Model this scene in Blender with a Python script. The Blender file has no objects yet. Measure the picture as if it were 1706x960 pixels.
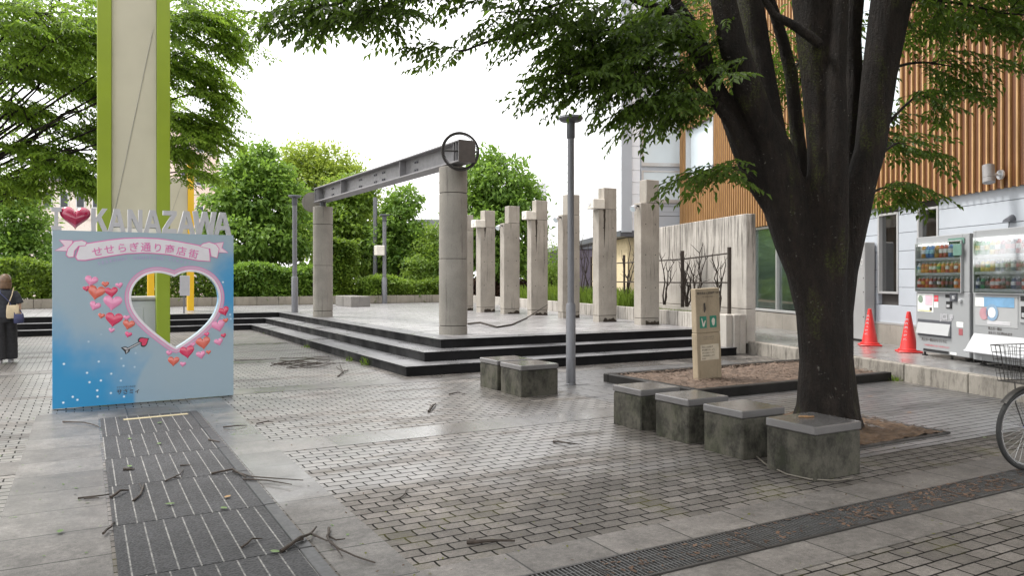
import bpy, bmesh, math, random
import numpy as np
from mathutils import Vector, Matrix
R = math.radians
rng = np.random.default_rng(7)
random.seed(5)
sc = bpy.context.scene
col = sc.collection

# ------------------------------------------------------------------ camera, sky, sun, exposure
FPX, CX, HY, EYE = 1280.0, 853.0, 466.0, 1.5        # focal length, centre column, horizon row (photo px), eye height
YAW = R(29.1)
SY, CY = math.sin(YAW), math.cos(YAW)
cam = bpy.data.cameras.new('camera'); camo = bpy.data.objects.new('camera', cam); col.objects.link(camo)
cam.sensor_width = 36.0; cam.lens = 36.0 * FPX / 1706.0; cam.clip_start = 0.05; cam.clip_end = 2000
cam.shift_y = -14.0 / 1706.0
camo.location = (0, 0, EYE); camo.rotation_euler = (R(90), 0, -YAW)
sc.camera = camo

SUN_EL, SUN_AZ = R(58), R(-40)                        # azimuth measured from +Y towards +X
w = bpy.data.worlds.new('World'); sc.world = w; w.use_nodes = True
nt = w.node_tree; nt.nodes.clear()
wo = nt.nodes.new('ShaderNodeOutputWorld'); bg = nt.nodes.new('ShaderNodeBackground')
sky = nt.nodes.new('ShaderNodeTexSky'); sky.sky_type = 'NISHITA'; sky.sun_disc = False
sky.sun_elevation = SUN_EL; sky.sun_rotation = SUN_AZ; sky.dust_density = 3.0; sky.ozone_density = 0.6
wtc = nt.nodes.new('ShaderNodeTexCoord'); wn = nt.nodes.new('ShaderNodeTexNoise')
wn.inputs['Scale'].default_value = 2.2; wn.inputs['Detail'].default_value = 4
nt.links.new(wtc.outputs['Generated'], wn.inputs['Vector'])
wr = nt.nodes.new('ShaderNodeMapRange'); wr.inputs[1].default_value = .3; wr.inputs[2].default_value = .7
wr.inputs[3].default_value = .86; wr.inputs[4].default_value = .97
nt.links.new(wn.outputs[0], wr.inputs[0])
wm = nt.nodes.new('ShaderNodeMix'); wm.data_type = 'RGBA'
nt.links.new(wr.outputs[0], wm.inputs[0]); nt.links.new(sky.outputs[0], wm.inputs[6])
wm.inputs[7].default_value = (6.6, 6.5, 6.5, 1)   # the closed cloud deck
nt.links.new(wm.outputs[2], bg.inputs[0]); bg.inputs[1].default_value = 0.11
nt.links.new(bg.outputs[0], wo.inputs[0])

sl = bpy.data.lights.new('sun', 'SUN'); sl.energy = 1.5; sl.angle = R(14); sl.color = (1, .965, .91)
so = bpy.data.objects.new('sun', sl); col.objects.link(so)
sd = Vector((math.sin(SUN_AZ) * math.cos(SUN_EL), math.cos(SUN_AZ) * math.cos(SUN_EL), math.sin(SUN_EL)))
so.rotation_euler = sd.to_track_quat('Z', 'Y').to_euler(); so.location = (0, 0, 40)

sc.view_settings.view_transform = 'Standard'; sc.view_settings.look = 'None'
sc.view_settings.gamma = 1; sc.view_settings.exposure = 1.75
sc.render.engine = 'CYCLES'; sc.cycles.use_denoising = True
sc.cycles.max_bounces = 6; sc.cycles.transparent_max_bounces = 8
sc.cycles.sample_clamp_indirect = 6

# ------------------------------------------------------------------ surveying
def at(px, py, d):
    r = (px - CX) / FPX * d
    return Vector((SY * d + CY * r, CY * d - SY * r, EYE - (py - HY) / FPX * d))
def G(px, py, z=0.0):
    return at(px, py, (EYE - z) * FPX / (py - HY))
def on_plane(px, py, p0, dx):
    """where the sight line meets an upright plane through p0 along dx: (distance along dx, height)"""
    k = (px - CX) / FPX
    a = CY * p0[0] - SY * p0[1] - k * (SY * p0[0] + CY * p0[1]); b = CY * dx[0] - SY * dx[1] - k * (SY * dx[0] + CY * dx[1])
    t = -a / b; x = p0[0] + t * dx[0]; y = p0[1] + t * dx[1]
    return t, EYE + (HY - py) * (SY * x + CY * y) / FPX

# ------------------------------------------------------------------ mesh helpers
class MB:
    def __init__(s): s.v = []; s.f = []; s.mi = []; s.cur = 0
    def add(s, vs, fs):
        b = len(s.v); s.v += [tuple(v) for v in vs]; s.f += [tuple(i + b for i in f) for f in fs]; s.mi += [s.cur] * len(fs)
    def box(s, x0, x1, y0, y1, z0, z1, M=None, bev=0.0):
        if bev > 0:
            b = bev; vs = []; idx = {}
            for i, x in enumerate((x0, x1)):
                for j, y in enumerate((y0, y1)):
                    for k, z in enumerate((z0, z1)):
                        sx, sy_, sz = (1, -1)[i], (1, -1)[j], (1, -1)[k]
                        for a in range(3):
                            p = [x + sx * b, y + sy_ * b, z + sz * b]; p[a] = (x, y, z)[a]
                            idx[(i, j, k, a)] = len(vs); vs.append(p)
            fs = []
            I = lambda i, j, k, a: idx[(i, j, k, a)]
            for e in (0, 1):
                q = [I(e, 0, 0, 0), I(e, 1, 0, 0), I(e, 1, 1, 0), I(e, 0, 1, 0)]; fs.append(q if e else q[::-1])
                q = [I(0, e, 0, 1), I(0, e, 1, 1), I(1, e, 1, 1), I(1, e, 0, 1)]; fs.append(q if e else q[::-1])
                q = [I(0, 0, e, 2), I(1, 0, e, 2), I(1, 1, e, 2), I(0, 1, e, 2)]; fs.append(q if e else q[::-1])
            for a_ in (0, 1):
                for b_ in (0, 1):
                    fs.append([I(a_, b_, 0, 0), I(a_, b_, 1, 0), I(a_, b_, 1, 1), I(a_, b_, 0, 1)])
                    fs.append([I(a_, 0, b_, 0), I(a_, 1, b_, 0), I(a_, 1, b_, 2), I(a_, 0, b_, 2)])
                    fs.append([I(0, a_, b_, 1), I(1, a_, b_, 1), I(1, a_, b_, 2), I(0, a_, b_, 2)])
            for i in (0, 1):
                for j in (0, 1):
                    for k in (0, 1): fs.append([I(i, j, k, 0), I(i, j, k, 1), I(i, j, k, 2)])
        else:
            vs = [(x, y, z) for x in (x0, x1) for y in (y0, y1) for z in (z0, z1)]
            fs = [(0, 1, 3, 2), (4, 6, 7, 5), (0, 4, 5, 1), (2, 3, 7, 6), (0, 2, 6, 4), (1, 5, 7, 3)]
        if M is not None: vs = [M @ Vector(v) for v in vs]
        s.add(vs, fs)
    def prism(s, pts, z0, z1, M=None):
        n = len(pts); vs = [(p[0], p[1], z0) for p in pts] + [(p[0], p[1], z1) for p in pts]
        if M is not None: vs = [M @ Vector(v) for v in vs]
        s.add(vs, [tuple(range(n))[::-1], tuple(range(n, 2 * n))] + [(i, (i + 1) % n, n + (i + 1) % n, n + i) for i in range(n)])
    def tube(s, pts, rad, n=8, caps=True):
        pts = [Vector(p) for p in pts]; m = len(pts)
        if not hasattr(rad, '__len__'): rad = [rad] * m
        vs = []; prev = None
        for i, p in enumerate(pts):
            t = (pts[min(i + 1, m - 1)] - pts[max(i - 1, 0)]).normalized()
            if prev is None:
                up = Vector((0, 0, 1)) if abs(t.z) < .9 else Vector((1, 0, 0)); a = t.cross(up).normalized()
            else:
                a = (prev - t * prev.dot(t)).normalized()
            prev = a; b = t.cross(a)
            for k in range(n):
                th = 2 * math.pi * k / n; vs.append(p + (a * math.cos(th) + b * math.sin(th)) * rad[i])
        fs = [(i * n + k, i * n + (k + 1) % n, (i + 1) * n + (k + 1) % n, (i + 1) * n + k) for i in range(m - 1) for k in range(n)]
        if caps: fs += [tuple(range(n))[::-1], tuple(range((m - 1) * n, m * n))]
        s.add(vs, fs)
    def lathe(s, prof, n=16, c=(0, 0, 0), M=None):
        vs = []
        for r, z in prof:
            for k in range(n): vs.append((c[0] + r * math.cos(2 * math.pi * k / n), c[1] + r * math.sin(2 * math.pi * k / n), c[2] + z))
        m = len(prof)
        if M is not None: vs = [M @ Vector(v) for v in vs]
        s.add(vs, [(i * n + k, i * n + (k + 1) % n, (i + 1) * n + (k + 1) % n, (i + 1) * n + k) for i in range(m - 1) for k in range(n)]
              + [tuple(range(n))[::-1], tuple(range((m - 1) * n, m * n))])
    def ball(s, c, r, n=10):
        r = r if hasattr(r, '__len__') else (r, r, r); vs = [(c[0], c[1], c[2] - r[2])]
        for i in range(1, n):
            for k in range(n * 2):
                a = -math.pi / 2 + math.pi * i / n; th = math.pi * k / n
                vs.append((c[0] + r[0] * math.cos(a) * math.cos(th), c[1] + r[1] * math.cos(a) * math.sin(th), c[2] + r[2] * math.sin(a)))
        vs.append((c[0], c[1], c[2] + r[2])); m = 2 * n; fs = [(0, 1 + (k + 1) % m, 1 + k) for k in range(m)]
        for i in range(n - 2):
            fs += [(1 + i * m + k, 1 + i * m + (k + 1) % m, 1 + (i + 1) * m + (k + 1) % m, 1 + (i + 1) * m + k) for k in range(m)]
        L = len(vs) - 1; b = 1 + (n - 2) * m
        fs += [(b + k, b + (k + 1) % m, L) for k in range(m)]; s.add(vs, fs)
    def torus(s, c, Rr, r, ax, ay, n=40, k=8):
        """ring round c in the plane of the unit vectors ax, ay"""
        az = ax.cross(ay); vs = []
        for i in range(n):
            a = 2 * math.pi * i / n; d = ax * math.cos(a) + ay * math.sin(a)
            for j in range(k):
                b = 2 * math.pi * j / k; vs.append(Vector(c) + d * (Rr + r * math.cos(b)) + az * (r * math.sin(b)))
        s.add(vs, [(i * k + j, ((i + 1) % n) * k + j, ((i + 1) % n) * k + (j + 1) % k, i * k + (j + 1) % k) for i in range(n) for j in range(k)])
    def build(s, name, mats, parent=None, smooth=False, base=None):
        me = bpy.data.meshes.new(name)
        o = bpy.data.objects.new(name, me); col.objects.link(o)
        off = wloc(parent) if parent is not None else (Vector(base) if base is not None else Vector((0, 0, 0)))
        vs = [(v[0] - off.x, v[1] - off.y, v[2] - off.z) for v in s.v]
        me.from_pydata(vs, [], s.f)
        for m in (mats if isinstance(mats, (list, tuple)) else [mats]): me.materials.append(m)
        me.polygons.foreach_set('material_index', s.mi)
        bm = bmesh.new(); bm.from_mesh(me); bmesh.ops.recalc_face_normals(bm, faces=bm.faces); bm.to_mesh(me); bm.free()
        if smooth:
            me.polygons.foreach_set('use_smooth', [True] * len(me.polygons))
            try: me.set_sharp_from_angle(angle=R(42))
            except Exception: pass
        if parent is not None: o.parent = parent
        elif base is not None: o.location = off
        return o

def wloc(o):
    v = Vector((0, 0, 0))
    while o is not None: v += o.location; o = o.parent
    return v
def tag(o, label=None, cat=None, group=None, kind=None):
    if label: o['label'] = label
    if cat: o['category'] = cat
    if group: o['group'] = group
    if kind: o['kind'] = kind
    return o
def thing(name, label, cat, loc=(0, 0, 0), group=None):
    o = bpy.data.objects.new(name, None); o.empty_display_size = .1; col.objects.link(o); o.location = loc
    return tag(o, label, cat, group)
def kids(o): return [c for c in bpy.data.objects if c.parent == o]
def dup(o, loc=None, rz=None, label=None, parent=None):
    c = o.copy(); col.objects.link(c)
    if parent is not None: c.parent = parent
    if loc is not None: c.location = loc
    if rz is not None: c.rotation_euler = (0, 0, rz)
    if label: c['label'] = label
    for ch in kids(o): dup(ch, parent=c)
    return c
def frame(p, ex, ey=None, ez=Vector((0, 0, 1))):
    ex = Vector(ex).normalized(); ey = Vector(ey) if ey is not None else ez.cross(ex)
    return Matrix(((ex.x, ey.x, ez.x, p[0]), (ex.y, ey.y, ez.y, p[1]), (ex.z, ey.z, ez.z, p[2] if len(p) > 2 else 0), (0, 0, 0, 1)))
def numpy_mesh(name, V, F, mat_, parent=None, base=None):
    """V (n,3), F (m,4) or (m,3)"""
    me = bpy.data.meshes.new(name); off = np.array(wloc(parent) if parent is not None else (base or (0, 0, 0)))
    V = V - off; k = F.shape[1]
    me.vertices.add(len(V)); me.vertices.foreach_set('co', V.astype(np.float32).ravel())
    me.loops.add(F.size); me.loops.foreach_set('vertex_index', F.astype(np.int32).ravel())
    me.polygons.add(len(F)); me.polygons.foreach_set('loop_start', np.arange(0, F.size, k, dtype=np.int32))
    me.update(calc_edges=True); me.materials.append(mat_)
    o = bpy.data.objects.new(name, me); col.objects.link(o)
    if parent is not None: o.parent = parent
    elif base is not None: o.location = base
    return o
def remeshed(o, voxel, smooth=3):
    md = o.modifiers.new('r', 'REMESH'); md.mode = 'VOXEL'; md.voxel_size = voxel; md.use_smooth_shade = True
    ms = o.modifiers.new('s', 'SMOOTH'); ms.iterations = smooth; ms.factor = .5
    dg = bpy.context.evaluated_depsgraph_get(); me = bpy.data.meshes.new_from_object(o.evaluated_get(dg))
    mats = list(o.data.materials); o.modifiers.clear(); o.data = me
    me.materials.clear()
    for m in mats: me.materials.append(m)
    me.polygons.foreach_set('use_smooth', [True] * len(me.polygons))
    return o

# ------------------------------------------------------------------ materials
def nd(t, typ, ins=None, **props):
    n = t.nodes.new(typ)
    for k, v in props.items(): setattr(n, k, v)
    for k, v in (ins or {}).items():
        sck = n.inputs[k]
        if isinstance(v, bpy.types.NodeSocket): t.links.new(v, sck)
        else:
            if sck.type == 'RGBA' and len(v) == 3: v = (*v, 1)
            sck.default_value = v
    return n
def math_(t, op, a, b=0.0, clamp=False):
    n = t.nodes.new('ShaderNodeMath'); n.operation = op; n.use_clamp = clamp
    for i, v in enumerate((a, b)):
        if isinstance(v, bpy.types.NodeSocket): t.links.new(v, n.inputs[i])
        else: n.inputs[i].default_value = v
    return n.outputs[0]
def mix_(t, fac, a, b, blend='MIX'):
    n = t.nodes.new('ShaderNodeMix'); n.data_type = 'RGBA'; n.blend_type = blend
    for i, v in ((0, fac), (6, a), (7, b)):
        if isinstance(v, bpy.types.NodeSocket): t.links.new(v, n.inputs[i])
        else: n.inputs[i].default_value = v if i == 0 else ((*v, 1) if len(v) == 3 else v)
    return n.outputs[2]
def mapr(t, v, a, b, c=0.0, d=1.0, smooth=False):
    n = nd(t, 'ShaderNodeMapRange', {0: v, 1: a, 2: b, 3: c, 4: d})
    if smooth: n.interpolation_type = 'SMOOTHSTEP'
    return n.outputs[0]
def newmat(name):
    m = bpy.data.materials.new(name); m.use_nodes = True; t = m.node_tree; t.nodes.clear()
    out = t.nodes.new('ShaderNodeOutputMaterial'); b = t.nodes.new('ShaderNodeBsdfPrincipled'); t.links.new(b.outputs[0], out.inputs[0])
    return m, t, b
def put(t, b, key, v):
    s = b.inputs[key]
    if isinstance(v, bpy.types.NodeSocket): t.links.new(v, s)
    else: s.default_value = (*v, 1) if s.type == 'RGBA' and len(v) == 3 else v
def obj_xyz(t):
    tc = t.nodes.new('ShaderNodeTexCoord'); s = nd(t, 'ShaderNodeSeparateXYZ', {0: tc.outputs['Object']})
    return tc.outputs['Object'], s.outputs[0], s.outputs[1], s.outputs[2]
def noise(t, vec, scale, detail=3, rough=.55, w=None):
    n = nd(t, 'ShaderNodeTexNoise', {'Vector': vec, 'Scale': scale, 'Detail': detail, 'Roughness': rough}); return n.outputs[0]
def bump(t, b, h, strength=.3, dist=.01):
    n = nd(t, 'ShaderNodeBump', {'Height': h, 'Strength': strength, 'Distance': dist}); t.links.new(n.outputs[0], b.inputs['Normal'])
def rand_offset(t, vec):
    oi = t.nodes.new('ShaderNodeObjectInfo'); r = math_(t, 'MULTIPLY', oi.outputs['Random'], 37.0)
    return nd(t, 'ShaderNodeVectorMath', {0: vec, 1: nd(t, 'ShaderNodeCombineXYZ', {0: r, 1: r, 2: r}).outputs[0]}, operation='ADD').outputs[0]

def plain(name, c, rough=.55, metal=0.0, var=.12, scale=9.0, spec=.5, coat=0.0):
    m, t, b = newmat(name); v, x, y, z = obj_xyz(t); v = rand_offset(t, v)
    n = noise(t, v, scale, 4); f = mapr(t, n, .3, .7, 1 - var, 1 + var)
    cc = nd(t, 'ShaderNodeVectorMath', {0: c, 1: nd(t, 'ShaderNodeCombineXYZ', {0: f, 1: f, 2: f}).outputs[0]}, operation='MULTIPLY').outputs[0]
    put(t, b, 'Base Color', cc); put(t, b, 'Metallic', metal); put(t, b, 'Specular IOR Level', spec); put(t, b, 'Coat Weight', coat)
    put(t, b, 'Roughness', mapr(t, noise(t, v, scale * 3), .3, .7, rough * .85, min(1, rough * 1.15)))
    return m
def concrete(name, c, streak=.0, rough=.8, speck=.25, moss=0.0, stain_c=(.03, .026, .02), s_lo=.56, s_hi=.72, s_sc=(9, 9, .55), zf=None):
    m, t, b = newmat(name); v0, x, y, z = obj_xyz(t); v = rand_offset(t, v0)
    big = noise(t, v, 1.6, 5, .6); fine = noise(t, v, 60, 3, .7)
    f = math_(t, 'ADD', mapr(t, big, .3, .7, .8, 1.14), mapr(t, fine, .3, .7, -speck * .4, speck * .4))
    cc = nd(t, 'ShaderNodeVectorMath', {0: c, 1: nd(t, 'ShaderNodeCombineXYZ', {0: f, 1: f, 2: f}).outputs[0]}, operation='MULTIPLY').outputs[0]
    if streak > 0:
        mp = nd(t, 'ShaderNodeMapping', {'Vector': v, 'Scale': s_sc}); s1 = noise(t, mp.outputs[0], 1.5, 5, .75)
        s = mapr(t, s1 if zf is None else math_(t, 'ADD', s1, mapr(t, z, zf[0], zf[1], -.13, .06)), s_lo, s_hi, 0, streak); cc = mix_(t, s, cc, stain_c)
    if moss > 0:
        s2 = mapr(t, noise(t, v, 4.0, 4, .6), .5, .68, 0, moss); cc = mix_(t, s2, cc, (.035, .05, .012))
    put(t, b, 'Base Color', cc); put(t, b, 'Roughness', rough); put(t, b, 'Specular IOR Level', .3)
    pores = nd(t, 'ShaderNodeTexVoronoi', {'Vector': v, 'Scale': 22.0}).outputs[0]
    bump(t, b, math_(t, 'ADD', math_(t, 'MULTIPLY', fine, .4), mapr(t, pores, 0, .12, 0, 1)), .35, .006)
    return m
def leafmat(name, dark, light, trans=.35, rough=.5):
    m = bpy.data.materials.new(name); m.use_nodes = True; t = m.node_tree; t.nodes.clear()
    out = t.nodes.new('ShaderNodeOutputMaterial'); g = t.nodes.new('ShaderNodeNewGeometry')
    tc = t.nodes.new('ShaderNodeTexCoord'); big = noise(t, tc.outputs['Object'], .55, 2)
    f = math_(t, 'ADD', math_(t, 'MULTIPLY', g.outputs['Random Per Island'], .55), mapr(t, big, .3, .7, 0, .45))
    c = mix_(t, f, dark, light)
    b = nd(t, 'ShaderNodeBsdfPrincipled', {'Base Color': c, 'Roughness': rough, 'Specular IOR Level': .35})
    tr = nd(t, 'ShaderNodeBsdfTranslucent', {'Color': mix_(t, .5, c, (c_ := tuple(min(1, q * 1.7) for q in light)))})
    mx = nd(t, 'ShaderNodeMixShader', {0: trans}); t.links.new(b.outputs[0], mx.inputs[1]); t.links.new(tr.outputs[0], mx.inputs[2])
    t.links.new(mx.outputs[0], out.inputs[0]); return m
def glassmat(name, tint=(.9, .95, .95), refl=.12, dark=0.0):
    m = bpy.data.materials.new(name); m.use_nodes = True; t = m.node_tree; t.nodes.clear()
    out = t.nodes.new('ShaderNodeOutputMaterial'); lw = nd(t, 'ShaderNodeLayerWeight', {0: .25})
    f = math_(t, 'ADD', math_(t, 'MULTIPLY', lw.outputs['Fresnel'], .7), refl, True)
    a = nd(t, 'ShaderNodeBsdfTransparent', {0: tint}); gl = nd(t, 'ShaderNodeBsdfGlossy', {'Color': (1, 1, 1), 'Roughness': .04})
    mx = nd(t, 'ShaderNodeMixShader', {0: f}); t.links.new(a.outputs[0], mx.inputs[1]); t.links.new(gl.outputs[0], mx.inputs[2])
    t.links.new(mx.outputs[0], out.inputs[0]); return m

def paver_mat(name, c1, c2, bw=.172, bh=.108, wet_lo=4.7, wet_hi=5.7, vert=False):
    m, t, b = newmat(name); v, x, y, z = obj_xyz(t)
    if vert: x, y = y, x
    wob = noise(t, v, 3.0, 2)
    zx = math_(t, 'MULTIPLY', math_(t, 'PINGPONG', x, bw / 4), .03); zy = math_(t, 'MULTIPLY', math_(t, 'PINGPONG', y, bh / 2), .07)
    x2 = math_(t, 'ADD', math_(t, 'ADD', x, zy), math_(t, 'MULTIPLY', wob, .02)); y2 = math_(t, 'ADD', math_(t, 'ADD', y, zx), math_(t, 'MULTIPLY', wob, .02))
    vec = nd(t, 'ShaderNodeCombineXYZ', {0: x2, 1: y2}).outputs[0]
    br = nd(t, 'ShaderNodeTexBrick', {'Vector': vec, 'Color1': c1, 'Color2': c2, 'Mortar': (.012, .011, .010), 'Scale': 1.0, 'Mortar Size': .0072, 'Mortar Smooth': .25, 'Bias': 0.0, 'Brick Width': bw, 'Row Height': bh})
    big = noise(t, v, .9, 4, .6); fine = noise(t, v, 190, 2, .7)
    grit = noise(t, v, 38, 4, .75); stain = noise(t, v, 2.7, 5, .7)
    f = math_(t, 'MULTIPLY', math_(t, 'MULTIPLY', mapr(t, big, .3, .7, .70, 1.22), mapr(t, fine, .3, .7, .6, 1.4)), math_(t, 'MULTIPLY', mapr(t, grit, .3, .7, .66, 1.34), mapr(t, stain, .35, .65, .72, 1.18)))
    c = nd(t, 'ShaderNodeVectorMath', {0: br.outputs[0], 1: nd(t, 'ShaderNodeCombineXYZ', {0: f, 1: f, 2: f}).outputs[0]}, operation='MULTIPLY').outputs[0]
    mp = nd(t, 'ShaderNodeMapping', {'Vector': v, 'Scale': (.22, .9, 1)}); n1 = noise(t, mp.outputs[0], 1.0, 4, .6)
    edge = math_(t, 'ADD', y if not vert else x, mapr(t, n1, .3, .7, -1.1, 1.1))
    wet = math_(t, 'MULTIPLY', mapr(t, edge, wet_lo, wet_hi, 0, 1, True), mapr(t, noise(t, mp.outputs[0], 2.3, 3, .6), .36, .5, .25, 1.0, True))
    c = mix_(t, wet, c, mix_(t, .10, c, (0, 0, 0)))
    moss = math_(t, 'MULTIPLY', mapr(t, noise(t, v, 1.7, 4, .65), .54, .66, 0, .55), math_(t, 'ADD', br.outputs['Fac'], .25, True))
    moss = math_(t, 'MULTIPLY', moss, mapr(t, wet, 0, .6, 1, 0))
    c = mix_(t, moss, c, (.10, .095, .02))
    gap = br.outputs['Fac']; put(t, b, 'Base Color', c); put(t, b, 'Roughness', math_(t, 'MAXIMUM', mapr(t, math_(t, 'MULTIPLY', wet, mapr(t, big, .3, .7, .75, 1.1)), 0, 1, .66, .36), math_(t, 'MULTIPLY', gap, .75))); put(t, b, 'Specular IOR Level', math_(t, 'MULTIPLY', mapr(t, wet, 0, 1, .35, 1.0), math_(t, 'SUBTRACT', 1.0, math_(t, 'MULTIPLY', gap, .85))))
    put(t, b, 'Coat Weight', math_(t, 'MULTIPLY', wet, math_(t, 'SUBTRACT', .7, math_(t, 'MULTIPLY', gap, .7)))); put(t, b, 'Coat Roughness', .3)
    h = math_(t, 'ADD', math_(t, 'MULTIPLY', br.outputs['Fac'], -1.0), math_(t, 'MULTIPLY', math_(t, 'ADD', fine, grit), mapr(t, wet, 0, 1, .5, .25)))
    bump(t, b, h, .55, .006)
    return m
def slab_mat(name, c, length, axis='x', off=0.0, wet_lo=4.7, wet_hi=5.7):
    m, t, b = newmat(name); v, x, y, z = obj_xyz(t); q = x if axis == 'x' else y
    fr = math_(t, 'FRACT', math_(t, 'ADD', math_(t, 'DIVIDE', q, length), off)); j = math_(t, 'LESS_THAN', fr, .012 / length)
    cell = nd(t, 'ShaderNodeTexWhiteNoise', {'W': math_(t, 'FLOOR', math_(t, 'ADD', math_(t, 'DIVIDE', q, length), off))}, noise_dimensions='1D').outputs[0]
    big = noise(t, v, 1.3, 5, .65); fine = noise(t, v, 240, 2, .8)
    f = math_(t, 'MULTIPLY', math_(t, 'MULTIPLY', mapr(t, big, .3, .7, .75, 1.2), mapr(t, fine, .3, .7, .65, 1.35)), mapr(t, cell, 0, 1, .8, 1.15))
    cc = nd(t, 'ShaderNodeVectorMath', {0: c, 1: nd(t, 'ShaderNodeCombineXYZ', {0: f, 1: f, 2: f}).outputs[0]}, operation='MULTIPLY').outputs[0]
    grit = noise(t, v, 30, 5, .75); blot = noise(t, v, 4.5, 5, .7); f2 = math_(t, 'MULTIPLY', mapr(t, grit, .3, .7, .68, 1.32), mapr(t, blot, .35, .65, .72, 1.22)); cc = nd(t, 'ShaderNodeVectorMath', {0: cc, 1: nd(t, 'ShaderNodeCombineXYZ', {0: f2, 1: f2, 2: f2}).outputs[0]}, operation='MULTIPLY').outputs[0]
    cc = mix_(t, j, cc, (.02, .019, .017))
    mp = nd(t, 'ShaderNodeMapping', {'Vector': v, 'Scale': (.3, .9, 1)}); n1 = noise(t, mp.outputs[0], 1.0, 4, .6)
    wet = mapr(t, math_(t, 'ADD', y, mapr(t, n1, .3, .7, -1.1, 1.1)), wet_lo, wet_hi, 0, 1, True)
    wet = math_(t, 'MULTIPLY', wet, mapr(t, noise(t, v, 1.1, 3), .36, .55, .55, 1, True))
    wet = math_(t, 'MULTIPLY', wet, mapr(t, x, .3, 1.25, .3, 1.0, True))
    cc = mix_(t, wet, cc, mix_(t, .25, cc, (0, 0, 0)))
    put(t, b, 'Base Color', cc); put(t, b, 'Roughness', mapr(t, wet, 0, 1, .58, .27)); put(t, b, 'Specular IOR Level', mapr(t, wet, 0, 1, .35, 1.0)); put(t, b, 'Coat Weight', math_(t, 'MULTIPLY', wet, .6)); put(t, b, 'Coat Roughness', .22)
    bump(t, b, math_(t, 'ADD', math_(t, 'MULTIPLY', fine, .3), math_(t, 'MULTIPLY', j, -1.0)), .3, .004)
    return m

M = {}
M['paver'] = paver_mat('paver', (.092, .082, .073), (.165, .149, .136))
M['paver_dark'] = paver_mat('paver_dark', (.07, .07, .074), (.10, .098, .10), bw=.6, bh=.105, wet_lo=-5, wet_hi=-4)
M['slab_x'] = slab_mat('slab_x', (.2, .19, .185), .78, 'x', .3)
M['slab_y'] = slab_mat('slab_y', (.19, .185, .185), .75, 'y', .1)
M['terrace'] = paver_mat('terrace_paving', (.22, .215, .22), (.28, .27, .275), bw=.6, bh=.3, wet_lo=-5, wet_hi=-4)
def granite(name, c, rough, jl=.9, spec=.7):
    m, t, b = newmat(name); v, x, y, z = obj_xyz(t)
    f = math_(t, 'MULTIPLY', mapr(t, noise(t, v, 1.2, 4), .3, .7, .7, 1.25), mapr(t, noise(t, v, 260, 2, .8), .3, .7, .6, 1.4))
    jx = math_(t, 'LESS_THAN', math_(t, 'FRACT', math_(t, 'DIVIDE', x, jl)), .008); jy = math_(t, 'LESS_THAN', math_(t, 'FRACT', math_(t, 'DIVIDE', y, jl)), .008)
    cc = nd(t, 'ShaderNodeVectorMath', {0: c, 1: nd(t, 'ShaderNodeCombineXYZ', {0: f, 1: f, 2: f}).outputs[0]}, operation='MULTIPLY').outputs[0]
    put(t, b, 'Base Color', cc); put(t, b, 'Roughness', mapr(t, noise(t, v, 2.0, 4), .35, .65, rough * .6, rough * 1.4)); put(t, b, 'Specular IOR Level', spec)
    bump(t, b, math_(t, 'ADD', noise(t, v, 150, 2), math_(t, 'MULTIPLY', math_(t, 'MAXIMUM', jx, jy), -1.5)), .2, .003)
    return m
M['step'] = granite('step_granite', (.12, .12, .125), .42)  # lighter treads: wet sky sheen put into the colour
M['step_face'] = granite('step_face', (.007, .007, .008), .6, .9, .2)  # same granite near black: the shade on the risers is put into its colour
M['kerb_dark'] = granite('kerb_dark', (.014, .013, .012), .6, .9, .25)
M['polished'] = granite('polished_granite', (.13, .125, .125), .09, 50)
M['column'] = concrete('column_concrete', (.25, .234, .207), streak=.55)
M['pillar'] = concrete('pillar_concrete', (.335, .308, .27), streak=.65)
M['stained'] = concrete('stained_concrete', (.40, .375, .34), streak=.8, s_lo=.5, s_hi=.66, s_sc=(7, 7, .4), zf=(.5, 2.5))
M['planter'] = concrete('planter_concrete', (.40, .375, .34), streak=.75, s_lo=.5, s_hi=.66)
M['block'] = concrete('block_stone', (.085, .080, .064), streak=.85, moss=.2, stain_c=(.012, .012, .009), s_lo=.42, s_hi=.62, s_sc=(3.2, 3.2, 2.2))
M['kerb'] = concrete('kerb_stone', (.26, .24, .21), streak=.7, s_lo=.47, s_hi=.66, s_sc=(5, 5, 1.3))
M['pavement'] = slab_mat('pavement', (.2, .195, .19), 1.2, 'y', 0, -9, -8)
M['monolith'] = concrete('monolith_stone', (.33, .27, .19), streak=.55, stain_c=(.10, .075, .045))
M['blockwall'] = concrete('block_wall', (.26, .235, .195), streak=.7)
M['groove'] = plain('groove', (.06, .055, .05), .9)
M['rust'] = plain('stain', (.035, .026, .018), .9, var=.5, scale=30)
M['steel'] = plain('lamp_steel', (.16, .163, .178), .42, .25, .06)
M['steel_dark'] = plain('lamp_head', (.10, .105, .12), .45, .3)
M['beam'] = plain('beam_paint', (.23, .225, .235), .5, .2, .12)
M['iron'] = plain('dark_iron', (.045, .042, .04), .5, .4)
M['black'] = plain('black', (.012, .012, .013), .5)
M['white'] = plain('white_paint', (.44, .44, .465), .45, var=.04)
M['offwhite'] = plain('offwhite_box', (.68, .65, .58), .5, var=.08)
M['silver'] = plain('silver', (.62, .63, .65), .3, .6, .05)
M['chip'] = plain('wood_chip', (.118, .082, .060), .9, var=.5, scale=6)
M['soil'] = plain('soil', (.13, .082, .05), .95, var=.5, scale=14)
M['twig'] = plain('twig_bark', (.030, .021, .015), .75, var=.4, scale=20)
M['leaf_near'] = leafmat('leaf_near', (.026, .058, .008), (.095, .155, .018), .5)
M['leaf_left'] = leafmat('leaf_left', (.06, .14, .014), (.22, .33, .035), .55)
M['leaf_dark'] = leafmat('leaf_dark', (.04, .105, .018), (.20, .32, .045), .4)
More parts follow.
